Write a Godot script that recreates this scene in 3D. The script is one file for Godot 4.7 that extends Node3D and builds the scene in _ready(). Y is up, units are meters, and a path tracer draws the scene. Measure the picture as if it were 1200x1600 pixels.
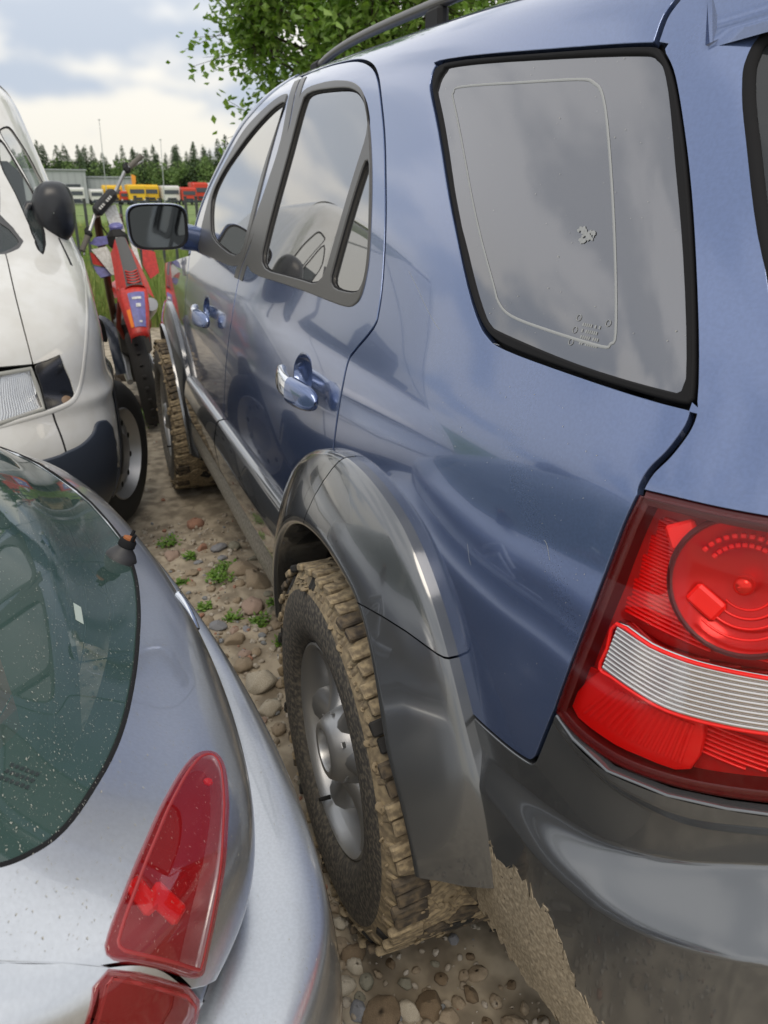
extends Node3D

# ---------------------------------------------------------------- helpers
var M := {}
var taken := {}

func numbered(n: String) -> String:
	var k: int = taken.get(n, -1) + 1
	taken[n] = k
	return n if k == 0 else "%s_%03d" % [n, k]

func thing(called: String, label: String, category: String, at := Vector3.ZERO, group := "") -> Node3D:
	var o := Node3D.new()
	o.name = numbered(called)
	add_child(o)
	o.position = at
	mark(o, label, category, group)
	return o

func mark(o: Node, label := "", category := "", group := "", kind := "") -> void:
	if label != "": o.set_meta("label", label)
	if category != "": o.set_meta("category", category)
	if group != "": o.set_meta("group", group)
	if kind != "": o.set_meta("kind", kind)

func part(called: String, mesh: Mesh, mat: Material, parent: Node, xf := Transform3D.IDENTITY) -> MeshInstance3D:
	var o := MeshInstance3D.new()
	o.name = called
	o.mesh = mesh
	if mat: o.material_override = mat
	o.transform = xf
	parent.add_child(o, true)
	return o

func top(called: String, mesh: Mesh, mat: Material, xf := Transform3D.IDENTITY) -> MeshInstance3D:
	return part(numbered(called), mesh, mat, self, xf)

func lin(r: float, g: float, b: float, a := 1.0) -> Color:
	return Color(r, g, b, a).linear_to_srgb()

func mat(called: String, c: Color, rough := 0.5, metal := 0.0, coat := 0.0) -> StandardMaterial3D:
	var m := StandardMaterial3D.new()
	m.resource_name = called
	m.albedo_color = c
	m.roughness = rough
	m.metallic = metal
	if coat > 0.0:
		m.clearcoat_enabled = true
		m.clearcoat = coat
		m.clearcoat_roughness = 0.03
	M[called] = m
	return m

func glass(called: String, c: Color, a: float, rough := 0.02) -> StandardMaterial3D:
	var m := mat(called, Color(c.r, c.g, c.b, a), rough)
	m.transparency = BaseMaterial3D.TRANSPARENCY_ALPHA
	return m

# ---- mesh collector
class Mb:
	var v := PackedVector3Array()
	var n := PackedVector3Array()
	var c := PackedColorArray()
	var i := PackedInt32Array()
	var col := Color.WHITE
	var colored := false
	func vert(p: Vector3, q: Vector3) -> int:
		v.push_back(p)
		n.push_back(q)
		if colored: c.push_back(col)
		return v.size() - 1
	func tri(a: int, b: int, d: int) -> void:
		var g := (v[b] - v[a]).cross(v[d] - v[a])
		if g.dot(n[a] + n[b] + n[d]) > 0.0:
			i.append_array([a, d, b])
		else:
			i.append_array([a, b, d])
	func quad(a: int, b: int, d: int, e: int) -> void:
		tri(a, b, d)
		tri(a, d, e)
	func face(pts: Array, out := Vector3.ZERO) -> void:
		var q: Vector3 = (pts[1] - pts[0]).cross(pts[2] - pts[0]).normalized()
		if out != Vector3.ZERO and q.dot(out) < 0.0: q = -q
		var a := []
		for p in pts: a.append(vert(p, q))
		for k in range(1, pts.size() - 1): tri(a[0], a[k], a[k + 1])
	func box(center: Vector3, size: Vector3, basis := Basis.IDENTITY, bev := 0.0) -> void:
		var h := size * 0.5
		var b: float = minf(bev, minf(h.x, minf(h.y, h.z)) * 0.9)
		for ax in 3:
			for s in [-1.0, 1.0]:
				var o := Vector3.ZERO
				o[ax] = s
				var u := (ax + 1) % 3
				var w := (ax + 2) % 3
				var pts := []
				for cr in [[-1, -1], [1, -1], [1, 1], [-1, 1]]:
					var p := Vector3.ZERO
					p[ax] = s * h[ax]
					p[u] = cr[0] * (h[u] - b)
					p[w] = cr[1] * (h[w] - b)
					pts.append(center + basis * p)
				face(pts, basis * o)
		if b > 0.0:
			for ax in 3:
				var u := (ax + 1) % 3
				var w := (ax + 2) % 3
				for su in [-1.0, 1.0]:
					for sw in [-1.0, 1.0]:
						var pts := []
						for e in [[-1, 0], [1, 0], [1, 1], [-1, 1]]:
							var p := Vector3.ZERO
							p[ax] = e[0] * (h[ax] - b)
							p[u] = su * (h[u] - (b if e[1] == 0 else 0.0))
							p[w] = sw * (h[w] - (0.0 if e[1] == 0 else b))
							pts.append(center + basis * p)
						var o := Vector3.ZERO
						o[u] = su
						o[w] = sw
						face(pts, basis * o)
			for sx in [-1.0, 1.0]:
				for sy in [-1.0, 1.0]:
					for sz in [-1.0, 1.0]:
						var s3 := Vector3(sx, sy, sz)
						var pts := []
						for ax in 3:
							var p := Vector3(sx * (h.x - b), sy * (h.y - b), sz * (h.z - b))
							p[ax] = s3[ax] * h[ax]
							pts.append(center + basis * p)
						face(pts, basis * s3)
	# a tube along points with a radius for each
	func tube(pts: Array, rad: Array, sides := 8, closed := true) -> void:
		var up := Vector3.UP
		var prev := []
		var nx := Vector3.ZERO
		for k in pts.size():
			var t: Vector3 = (pts[mini(k + 1, pts.size() - 1)] - pts[maxi(k - 1, 0)]).normalized()
			if k == 0:
				nx = t.cross(up if absf(t.dot(up)) < 0.9 else Vector3.RIGHT).normalized()
			else:
				nx = (nx - t * nx.dot(t)).normalized()
			var ny := t.cross(nx)
			var r: float = rad[mini(k, rad.size() - 1)]
			var ring := []
			for s in sides:
				var a := TAU * s / sides
				var d := nx * cos(a) + ny * sin(a)
				ring.append(vert(pts[k] + d * r, d))
			for s in sides:
				if k > 0: quad(prev[s], prev[(s + 1) % sides], ring[(s + 1) % sides], ring[s])
			if closed and (k == 0 or k == pts.size() - 1):
				var q := -t if k == 0 else t
				var c0 := vert(pts[k], q)
				var rr := []
				for s in sides: rr.append(vert(v[ring[s]], q))
				for s in sides: tri(c0, rr[s], rr[(s + 1) % sides])
			prev = ring
	# revolve (radius, along) pairs about an axis; profile runs so that normals come from its left
	func lathe(center: Vector3, axis: Vector3, prof: Array, sides := 32, hard := false) -> void:
		var nx := axis.cross(Vector3.UP if absf(axis.y) < 0.9 else Vector3.RIGHT).normalized()
		var ny := axis.cross(nx)
		var m := prof.size()
		var segs := []
		for k in m - 1:
			var d: Vector2 = prof[k + 1] - prof[k]
			segs.append(Vector2(d.y, -d.x).normalized())
		var rows := []
		for k in m:
			var qa: Vector2 = segs[maxi(k - 1, 0)]
			var qb: Vector2 = segs[mini(k, m - 2)]
			var both := [((qa + qb).normalized() if not hard else qa)]
			if hard or qa.dot(qb) < 0.75: both = [qa, qb]
			var pair := []
			for q in both:
				var ring := []
				for s in sides:
					var a := TAU * s / sides
					var d := nx * cos(a) + ny * sin(a)
					ring.append(vert(center + d * prof[k].x + axis * prof[k].y, d * q.x + axis * q.y))
				pair.append(ring)
			rows.append(pair)
		for k in m - 1:
			var ra: Array = rows[k][-1]
			var rb: Array = rows[k + 1][0]
			for s in sides: quad(ra[s], ra[(s + 1) % sides], rb[(s + 1) % sides], rb[s])
	func strip(rows: Array, out := Vector3.ZERO) -> void:
		# rows of points; smooth normals from the grid
		var nr := rows.size()
		var nc: int = rows[0].size()
		var ids := []
		for r in nr:
			var line := []
			for k in nc:
				var du: Vector3 = rows[r][mini(k + 1, nc - 1)] - rows[r][maxi(k - 1, 0)]
				var dv: Vector3 = rows[mini(r + 1, nr - 1)][k] - rows[maxi(r - 1, 0)][k]
				var q := du.cross(dv).normalized()
				if out != Vector3.ZERO and q.dot(out) < 0.0: q = -q
				line.append(vert(rows[r][k], q))
			ids.append(line)
		for r in nr - 1:
			for k in nc - 1: quad(ids[r][k], ids[r][k + 1], ids[r + 1][k + 1], ids[r + 1][k])
	func mesh() -> ArrayMesh:
		var a := []
		a.resize(Mesh.ARRAY_MAX)
		a[Mesh.ARRAY_VERTEX] = v
		a[Mesh.ARRAY_NORMAL] = n
		if colored: a[Mesh.ARRAY_COLOR] = c
		a[Mesh.ARRAY_INDEX] = i
		var m := ArrayMesh.new()
		m.add_surface_from_arrays(Mesh.PRIMITIVE_TRIANGLES, a)
		return m

# ---- a smooth body skin through a net of points (cubic spline), looked up by (u, v)
class BodySkin:
	var C := []
	var nu := 0
	var nv := 0
	var out := Vector3.RIGHT
	var sgn := 1.0
	func solve(P: Array) -> Array:
		# control points so that the cubic B-spline passes through P (ends fixed): Thomas algorithm
		var n := P.size()
		var cp := []
		var dp := []
		cp.resize(n)
		dp.resize(n)
		cp[0] = 0.0
		dp[0] = P[0]
		for k in range(1, n):
			if k == n - 1:
				dp[k] = P[k]
				cp[k] = 0.0
			else:
				var den: float = 4.0 / 6.0 - cp[k - 1] / 6.0
				cp[k] = (1.0 / 6.0) / den
				dp[k] = (P[k] - dp[k - 1] / 6.0) / den
		for k in range(n - 2, -1, -1): dp[k] = dp[k] - dp[k + 1] * cp[k]
		dp.insert(0, dp[0] * 2.0 - dp[1])
		dp.append(dp[n] * 2.0 - dp[n - 1])
		return dp
	func _init(P: Array, probe := Vector2.ZERO, toward := Vector3.ZERO) -> void:
		nu = P.size()
		nv = P[0].size()
		var rows := []
		for line in P: rows.append(solve(line))
		var cols := []
		for j in nv + 2:
			var line := []
			for i in nu: line.append(rows[i][j])
			cols.append(solve(line))
		for i in nu + 2:
			var line := PackedVector3Array()
			for j in nv + 2: line.append(cols[j][i])
			C.append(line)
		if toward != Vector3.ZERO:
			var e := ev(probe.x, probe.y)
			if e[1].dot(toward) < 0.0: sgn = -1.0
	func ev(u: float, v: float) -> Array:
		u = clampf(u, 0.0, nu - 1.00001)
		v = clampf(v, 0.0, nv - 1.00001)
		var i := int(u)
		var j := int(v)
		var a := u - i
		var b := v - j
		var wa := [(1 - a) * (1 - a) * (1 - a) / 6.0, (3 * a * a * a - 6 * a * a + 4) / 6.0, (-3 * a * a * a + 3 * a * a + 3 * a + 1) / 6.0, a * a * a / 6.0]
		var da := [-(1 - a) * (1 - a) / 2.0, (9 * a * a - 12 * a) / 6.0, (-9 * a * a + 6 * a + 3) / 6.0, a * a / 2.0]
		var wb := [(1 - b) * (1 - b) * (1 - b) / 6.0, (3 * b * b * b - 6 * b * b + 4) / 6.0, (-3 * b * b * b + 3 * b * b + 3 * b + 1) / 6.0, b * b * b / 6.0]
		var db := [-(1 - b) * (1 - b) / 2.0, (9 * b * b - 12 * b) / 6.0, (-9 * b * b + 6 * b + 3) / 6.0, b * b / 2.0]
		var P := Vector3.ZERO
		var U := Vector3.ZERO
		var V := Vector3.ZERO
		for k in 4:
			var L: PackedVector3Array = C[i + k]
			var s: Vector3 = L[j] * wb[0] + L[j + 1] * wb[1] + L[j + 2] * wb[2] + L[j + 3] * wb[3]
			P += s * wa[k]
			U += s * da[k]
			V += (L[j] * db[0] + L[j + 1] * db[1] + L[j + 2] * db[2] + L[j + 3] * db[3]) * wa[k]
		return [P, U.cross(V).normalized() * sgn, U, V]
	func at(uv: Vector2, off := 0.0) -> Vector3:
		var e := ev(uv.x, uv.y)
		return e[0] + e[1] * off
	# (u, v) where two coordinates of the skin take given values
	func find(a: float, b: float, ax: int, bx: int, guess: Vector2) -> Vector2:
		var g := guess
		for k in 12:
			var e := ev(g.x, g.y)
			var r := Vector2(a - e[0][ax], b - e[0][bx])
			var det: float = e[2][ax] * e[3][bx] - e[3][ax] * e[2][bx]
			if absf(det) < 1e-9: break
			var d := Vector2((r.x * e[3][bx] - e[3][ax] * r.y) / det, (e[2][ax] * r.y - r.x * e[2][bx]) / det)
			g += d.clamp(Vector2(-0.5, -0.5), Vector2(0.5, 0.5))
			g = g.clamp(Vector2.ZERO, Vector2(nu - 1, nv - 1))
			if d.length() < 1e-5: break
		return g

func pairs(a: Array) -> PackedVector2Array:
	var r := PackedVector2Array()
	for k in a.size() / 2: r.append(Vector2(a[2 * k], a[2 * k + 1]))
	return r

# Catmull-Rom through points
func crv(p: PackedVector2Array, sub := 6, closed := false) -> PackedVector2Array:
	var r := PackedVector2Array()
	var n := p.size()
	for k in (n if closed else n - 1):
		var a := p[(k - 1 + n) % n] if closed else p[maxi(k - 1, 0)]
		var b := p[k]
		var c := p[(k + 1) % n]
		var d := p[(k + 2) % n] if closed else p[mini(k + 2, n - 1)]
		for s in sub:
			var t := float(s) / sub
			r.append(b.cubic_interpolate(c, a, d, t))
	if not closed: r.append(p[n - 1])
	return r

# corner cutting: rounds an outline without overshoot
func chk(p: PackedVector2Array, times := 2) -> PackedVector2Array:
	for t in times:
		var r := PackedVector2Array()
		for k in p.size():
			var b := p[(k + 1) % p.size()]
			r.append(p[k].lerp(b, .22))
			r.append(p[k].lerp(b, .78))
		p = r
	return p

func rev(p: PackedVector2Array) -> PackedVector2Array:
	var r := p.duplicate()
	r.reverse()
	return r

# move an outline inwards by d metres on the skin
func inset(sk: BodySkin, given: PackedVector2Array, d: float) -> PackedVector2Array:
	# drop points closer than a few millimetres: they make spikes at corners
	var poly := PackedVector2Array()
	var last := Vector3(1e9, 0, 0)
	var first := sk.at(given[0])
	for k in given.size():
		var w := sk.at(given[k])
		if w.distance_to(last) > .0035 and (k == 0 or k < given.size() - 3 or w.distance_to(first) > .0035):
			poly.append(given[k])
			last = w
	var ccw := not Geometry2D.is_polygon_clockwise(poly)
	var n := poly.size()
	var r := PackedVector2Array()
	for k in n:
		var e := sk.ev(poly[k].x, poly[k].y)
		var lu: float = maxf(e[2].length(), 1e-4)
		var lv: float = maxf(e[3].length(), 1e-4)
		var sc := Vector2(lu, lv)
		var t1 := ((poly[k] - poly[(k - 1 + n) % n]) * sc).normalized()
		var t2 := ((poly[(k + 1) % n] - poly[k]) * sc).normalized()
		var nn := t1.orthogonal() + t2.orthogonal()
		if nn.length() < 1e-4: nn = t2.orthogonal()
		var m := nn.normalized()
		var cs: float = maxf(m.dot(t2.orthogonal()), 0.4)
		if ccw: m = -m
		r.append(poly[k] + m * (d / cs) / sc)
	return r

func clean(poly: PackedVector2Array) -> PackedVector2Array:
	var r := PackedVector2Array()
	for q in poly:
		if r.size() == 0 or r[-1].distance_to(q) > 1e-4: r.append(q)
	while r.size() > 2 and r[0].distance_to(r[-1]) < 1e-4: r.remove_at(r.size() - 1)
	return r

# a sheet of the skin bounded by an outline, with holes; rounded rim of depth th.
# relief: extra height off the skin as a function of (u, v)
func patch(sk: BodySkin, outer: PackedVector2Array, holes := [], du := 0.12, dv := 0.12, off := 0.0, th := 0.012, bev := 0.0009, relief = null, mirror_x := 1e9) -> ArrayMesh:
	var mb := Mb.new()
	outer = clean(outer)
	if Geometry2D.is_polygon_clockwise(outer): outer.reverse()
	var loops := [outer]
	for h in holes:
		var q := clean(h)
		if not Geometry2D.is_polygon_clockwise(q): q.reverse()
		loops.append(q)
	var pn := func(uv: Vector2) -> Array:
		var e := sk.ev(uv.x, uv.y)
		if relief == null:
			return [e[0] + e[1] * off, e[1], e[2], e[3]]
		var o: float = off + relief.call(uv.x, uv.y)
		var d := 0.02
		var gu: float = (relief.call(uv.x + d, uv.y) - relief.call(uv.x - d, uv.y)) / (2 * d)
		var gv: float = (relief.call(uv.x, uv.y + d) - relief.call(uv.x, uv.y - d)) / (2 * d)
		var U: Vector3 = e[2] + e[1] * gu
		var V: Vector3 = e[3] + e[1] * gv
		return [e[0] + e[1] * o, U.cross(V).normalized() * sk.sgn, U, V]
	var lo := Vector2(1e9, 1e9)
	var hi := -lo
	for q in outer:
		lo = lo.min(q)
		hi = hi.max(q)
	var i0 := int(floor(lo.x / du)) - 1
	var j0 := int(floor(lo.y / dv)) - 1
	var ni := int(ceil(hi.x / du)) + 1 - i0
	var nj := int(ceil(hi.y / dv)) + 1 - j0
	var edge := {}
	for L in loops:
		for k in L.size():
			var a: Vector2 = L[k]
			var b: Vector2 = L[(k + 1) % L.size()]
			var steps := int(ceil(maxf(absf(b.x - a.x) / du, absf(b.y - a.y) / dv) * 8)) + 1
			for s in steps + 1:
				var q := a.lerp(b, float(s) / steps)
				edge[Vector2i(int(floor(q.x / du)) - i0, int(floor(q.y / dv)) - j0)] = true
	var cache := {}
	var node := func(i: int, j: int) -> int:
		var key := Vector2i(i, j)
		if cache.has(key): return cache[key]
		var e: Array = pn.call(Vector2((i + i0) * du, (j + j0) * dv))
		var id := mb.vert(e[0], e[1])
		cache[key] = id
		return id
	for i in ni:
		for j in nj:
			var x := (i + i0) * du
			var y := (j + j0) * dv
			if edge.has(Vector2i(i, j)):
				var cell := PackedVector2Array([Vector2(x, y), Vector2(x + du, y), Vector2(x + du, y + dv), Vector2(x, y + dv)])
				var pieces: Array = Geometry2D.intersect_polygons(cell, outer)
				for k in range(1, loops.size()):
					var nxt := []
					for pc in pieces:
						for w in Geometry2D.clip_polygons(pc, loops[k]):
							if not Geometry2D.is_polygon_clockwise(w): nxt.append(w)
					pieces = nxt
				for pc in pieces:
					var tr := Geometry2D.triangulate_polygon(pc)
					var ids := []
					for q in pc:
						var e: Array = pn.call(q)
						ids.append(mb.vert(e[0], e[1]))
					for k in tr.size() / 3: mb.tri(ids[tr[3 * k]], ids[tr[3 * k + 1]], ids[tr[3 * k + 2]])
			else:
				var c := Vector2(x + du * 0.5, y + dv * 0.5)
				if not Geometry2D.is_point_in_polygon(c, outer): continue
				var skip := false
				for k in range(1, loops.size()):
					if Geometry2D.is_point_in_polygon(c, loops[k]): skip = true
				if skip: continue
				mb.quad(node.call(i, j), node.call(i + 1, j), node.call(i + 1, j + 1), node.call(i, j + 1))
	if th > 0.0:
		for L in loops:
			var n: int = L.size()
			var prev := []
			var first := []
			for k in n + 1:
				var q: Vector2 = L[k % n]
				var e: Array = pn.call(q)
				var d: Vector2 = L[(k + 1) % n] - L[(k - 1 + n) % n]
				var T: Vector3 = (e[2] * d.x + e[3] * d.y).normalized()
				var O: Vector3 = T.cross(e[1]).normalized() * sk.sgn
				var ids := [mb.vert(e[0], e[1]), mb.vert(e[0] + (O - e[1]) * bev * 0.6, (e[1] + O).normalized()), mb.vert(e[0] + O * bev - e[1] * bev * 2.0, O), mb.vert(e[0] + O * bev - e[1] * th, O)]
				if k > 0:
					for s in 3: mb.quad(prev[s], ids[s], ids[s + 1], prev[s + 1])
				prev = ids
	if mirror_x < 1e8:
		for k in mb.v.size():
			mb.v[k].x = 2 * mirror_x - mb.v[k].x
			mb.n[k].x = -mb.n[k].x
		for k in mb.i.size() / 3:
			var t := mb.i[3 * k]
			mb.i[3 * k] = mb.i[3 * k + 1]
			mb.i[3 * k + 1] = t
	return mb.mesh()

# a bead or strip of given width that follows a line on the skin
func bead(sk: BodySkin, line: PackedVector2Array, half: float, high: float, off := 0.0) -> ArrayMesh:
	var mb := Mb.new()
	var rows := [[], [], [], [], []]
	for k in line.size():
		var e := sk.ev(line[k].x, line[k].y)
		var d: Vector2 = line[mini(k + 1, line.size() - 1)] - line[maxi(k - 1, 0)]
		var T: Vector3 = (e[2] * d.x + e[3] * d.y).normalized()
		var O: Vector3 = T.cross(e[1]).normalized()
		var b: Vector3 = e[0] + e[1] * off
		rows[0].append(b - O * half)
		rows[1].append(b - O * half * 0.7 + e[1] * high * 0.75)
		rows[2].append(b + e[1] * high)
		rows[3].append(b + O * half * 0.7 + e[1] * high * 0.75)
		rows[4].append(b + O * half)
	var mid := sk.ev(line[line.size() / 2].x, line[line.size() / 2].y)
	mb.strip(rows, mid[1])
	return mb.mesh()

var SUV_LINES := {
	"shut": [6.306, 11.999, 6.594, 12.004, 6.920, 11.893, 7.189, 11.721, 7.440, 11.378, 7.624, 10.956, 7.833, 10.248, 8.132, 9.310, 8.389, 8.564, 8.545, 7.964, 8.614, 7.453, 8.607, 7.116, 8.425, 6.517, 8.373, 6.245, 8.368, 5.469, 8.297, 4.298, 8.171, 3.465],
	"bgap": [6.176, 11.925, 6.282, 10.300, 6.185, 9.181, 6.057, 8.324, 5.914, 7.163, 5.947, 5.485, 5.699, 3.511, 5.319, 1.895],
	"q_out": [11.512, 10.511, 10.173, 10.743, 8.601, 10.944, 8.448, 10.896, 8.430, 10.691, 8.520, 10.343, 9.089, 9.202, 9.490, 8.514, 9.889, 7.815, 10.065, 7.591, 10.282, 7.488, 11.022, 7.410, 11.993, 7.353, 12.034, 7.411, 11.933, 8.354, 11.857, 9.008, 11.756, 9.676, 11.681, 10.134, 11.584, 10.403],
	"q_glass": [11.300, 10.411, 10.105, 10.624, 8.764, 10.790, 8.584, 10.737, 8.544, 10.523, 8.626, 10.271, 9.240, 9.023, 9.589, 8.459, 9.901, 7.934, 10.033, 7.752, 10.210, 7.679, 10.998, 7.541, 11.811, 7.494, 11.895, 7.518, 11.924, 7.631, 11.811, 8.563, 11.704, 9.256, 11.601, 10.070, 11.509, 10.309],
	"q_line": [10.564, 10.242, 9.711, 10.346, 8.909, 10.429, 8.815, 10.360, 8.865, 10.179, 9.461, 9.021, 9.948, 8.216, 10.070, 8.005, 10.240, 7.881, 10.626, 7.816, 11.175, 7.769, 11.258, 7.815, 11.289, 7.920, 11.196, 8.527, 11.044, 9.283, 10.891, 9.950, 10.767, 10.152],
	"gate_top": [11.769, 11.162, 11.645, 10.929, 11.547, 10.598, 11.516, 10.510],
	"gate_low": [12.034, 7.408, 12.051, 7.293, 12.032, 7.088, 11.952, 6.787, 11.859, 6.542, 11.819, 6.353, 11.813, 6.264],
	"lamp": [11.825, 6.254, 12.104, 6.286, 12.411, 6.304, 12.817, 6.331, 13.093, 6.350, 13.504, 3.445, 13.209, 3.408, 12.818, 3.296, 12.409, 3.183, 11.949, 3.097, 11.585, 3.106, 11.366, 3.199, 11.469, 3.746, 11.657, 4.890, 11.769, 5.855],
	"lamp_white": [11.773, 4.528, 12.064, 4.471, 12.346, 4.473, 12.576, 4.504, 12.910, 4.560, 13.156, 4.602, 13.235, 4.077, 12.987, 4.003, 12.646, 3.924, 12.267, 3.860, 11.982, 3.887, 11.806, 3.917, 11.683, 3.938, 11.727, 4.209],
	"lamp_low": [11.659, 3.853, 11.796, 3.817, 11.989, 3.822, 12.274, 3.797, 12.500, 3.831, 12.477, 3.318, 12.086, 3.208, 11.751, 3.170, 11.432, 3.256],
	"quarter_low": [9.926, 2.439, 10.101, 2.403, 10.438, 2.381, 10.836, 2.408, 11.080, 2.456, 11.160, 2.507, 11.218, 2.650, 11.366, 3.193],
	"bump_bot": [10.452, 0.314, 10.860, 0.457, 11.290, 0.560, 11.762, 0.637, 12.176, 0.626, 12.731, 0.540],
	"r_trim": [6.401, 11.260, 6.896, 11.247, 7.234, 11.068, 7.439, 10.817, 7.618, 10.347, 7.825, 9.679, 8.041, 8.993, 8.262, 8.246, 8.306, 7.826, 8.289, 7.489, 8.188, 7.310, 7.995, 7.270, 7.226, 7.311, 5.966, 7.205, 6.060, 8.546, 6.222, 9.831, 6.341, 10.697],
	"r_glass": [6.492, 11.014, 7.168, 10.867, 7.396, 10.693, 7.555, 10.406, 7.702, 9.963, 7.676, 9.337, 7.660, 8.598, 7.636, 7.610, 7.168, 7.604, 6.373, 7.529, 6.370, 8.614, 6.419, 9.895, 6.459, 10.609],
	"r_fix": [7.808, 9.591, 7.990, 8.993, 8.205, 8.302, 8.268, 7.896, 8.216, 7.635, 7.767, 7.601, 7.769, 8.235, 7.780, 8.929],
	"f_trim": [6.066, 11.271, 5.880, 11.324, 5.487, 11.018, 5.030, 10.607, 4.441, 9.571, 4.234, 9.010, 4.193, 7.295, 4.718, 7.228, 5.928, 7.186, 5.934, 8.439, 5.952, 9.775, 6.060, 10.791],
	"f_glass": [6.064, 10.967, 5.815, 10.890, 5.233, 10.356, 4.617, 9.617, 4.362, 9.009, 4.477, 8.530, 4.766, 7.906, 5.840, 7.530, 5.826, 8.765, 5.873, 9.737, 6.007, 10.525],
	"apillar": [5.846, 12.435, 5.570, 11.867, 5.254, 11.253, 4.943, 10.802, 4.576, 10.176, 4.175, 9.353, 3.938, 8.580, 3.870, 7.644, 3.907, 6.988],
	"rear_glass": [12.638, 10.517, 12.502, 10.362, 12.418, 10.198, 12.358, 9.959, 12.351, 9.486, 12.398, 9.050, 12.459, 8.595, 12.530, 8.191],
	"clad_gap": [5.308, 2.050, 5.170, 1.198, 5.166, 0.528],
	"h_rear": [7.768, 5.224],
	"h_front": [5.128, 5.075],
	"handle_r": [7.389, 5.356, 7.568, 5.692, 7.857, 5.754, 7.926, 5.575, 8.179, 5.469, 8.185, 5.099, 7.928, 4.840, 7.576, 4.788, 7.357, 4.938],
	"fgap": [3.907, 6.988, 4.060, 5.777, 3.969, 4.115, 3.836, 2.984, 3.649, 2.250],
	"ledge_top": [10.658, 2.084, 11.041, 2.125, 11.442, 2.184, 11.802, 2.254, 12.117, 2.352, 12.528, 2.499, 12.901, 2.661, 13.182, 2.767, 13.601, 2.879],
	"ledge_low": [10.746, 2.033, 11.045, 2.023, 11.454, 1.992, 11.825, 1.993, 12.153, 2.003, 12.587, 2.051, 12.986, 2.143, 13.282, 2.231, 13.710, 2.322],
	"lip_low": [11.336, 3.175, 11.593, 3.085, 11.865, 3.009, 12.221, 3.002, 12.589, 3.043, 13.104, 3.219, 13.519, 3.334],
	"mud": [10.618, 1.305, 10.777, 1.367, 10.956, 1.388, 11.192, 1.505, 11.400, 1.555, 11.602, 1.524, 11.777, 1.467, 11.883, 1.271, 12.018, 1.133, 12.246, 1.033, 12.506, 0.981, 12.668, 0.914, 12.085, 0.411, 11.780, 0.422, 11.265, 0.338, 10.795, 0.344, 10.580, 0.418, 10.555, 0.805],
	"bead_low": [10.246, 0.960],
	"lamp_bulb": [12.617, 5.472],
}
var HATCH_LINES := {
	"glass": [10.394, 10.012, 10.308, 9.734, 10.181, 9.584, 9.976, 9.488, 9.475, 9.448, 8.778, 9.281, 8.236, 9.078, 7.822, 8.871, 7.332, 8.629, 6.824, 8.474],
	"glass_in": [10.096, 10.628, 9.993, 10.272, 9.758, 10.034, 9.398, 9.910, 8.898, 9.765, 8.340, 9.530, 7.845, 9.282],
	"lamp": [9.074, 8.341, 9.136, 8.515, 9.341, 8.684, 9.684, 8.776, 10.135, 8.707, 10.575, 8.497, 10.871, 8.272, 10.910, 7.686, 10.717, 6.678, 10.548, 6.992, 10.283, 7.433, 9.868, 7.840, 9.441, 7.990, 9.194, 8.048, 9.087, 8.168],
	"lamp2": [10.969, 8.248, 10.968, 7.562, 10.766, 6.634, 10.778, 6.151, 10.419, 4.727, 11.585, 7.464],
	"sidegap": [10.810, 9.407, 10.796, 9.065, 10.829, 8.684, 10.913, 8.231],
	"spindle": [7.197, 8.794],
	"badge": [7.721, 7.511],
	"sticker": [8.151, 10.115],
	"text": [9.699, 10.436],
	"lamp_b1": [10.368, 8.402],
	"lamp_b2": [10.436, 8.077],
	"lamp_b3": [9.311, 8.250],
	"crack": [8.820, 10.718, 8.686, 10.478, 8.497, 9.818, 8.295, 9.221],
}
var VAN_LINES := {
	"light": [2.486, 6.790, 2.978, 6.841, 3.493, 6.895, 3.569, 6.268, 3.568, 5.007, 2.839, 4.316, 2.369, 3.810],
	"turn": [3.568, 6.916, 3.847, 7.029, 4.137, 7.126, 4.221, 6.739, 4.328, 6.306, 4.344, 5.751, 4.191, 5.307, 3.718, 4.886, 3.611, 4.747, 3.631, 6.251],
	"bonnetgap": [3.420, 10.736, 3.410, 9.827, 3.430, 9.041, 3.489, 8.028, 3.535, 6.961],
	"lowgap": [3.702, 4.675, 3.827, 3.311, 3.896, 2.404],
	"bumper": [2.299, 2.328, 3.111, 2.296, 3.664, 2.340, 3.896, 2.404, 4.306, 2.517, 4.695, 2.778, 4.937, 3.154, 5.318, 3.100],
	"wind": [3.294, 12.231, 3.563, 11.786, 3.771, 11.502, 3.928, 11.133, 3.754, 10.912, 3.292, 10.634, 2.650, 10.332],
	"side1": [4.346, 13.242, 4.670, 12.706, 4.883, 11.974, 4.336, 10.590, 4.237, 11.536, 4.153, 12.209, 4.022, 12.768],
	"side2": [4.560, 13.440, 5.003, 13.480, 5.277, 13.245, 5.543, 12.917, 5.709, 12.561, 5.893, 12.278, 5.673, 11.970, 5.008, 11.974, 4.811, 12.549, 4.595, 12.991, 4.422, 13.339],
	"crease": [7.179, 9.959, 6.314, 9.346, 5.821, 8.750, 5.517, 8.195, 5.230, 7.652, 4.936, 6.962, 4.685, 6.231, 4.223, 5.285, 3.743, 4.810, 3.212, 4.474, 2.839, 4.223, 2.372, 3.960],
	"crease2": [4.812, 11.114, 4.321, 10.526, 4.098, 10.069, 3.806, 9.779, 3.519, 9.634, 3.252, 9.524],
	"doorgap": [5.271, 11.172, 5.314, 10.656, 5.343, 9.888],
	"mirror": [5.380, 11.764],
}
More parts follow.
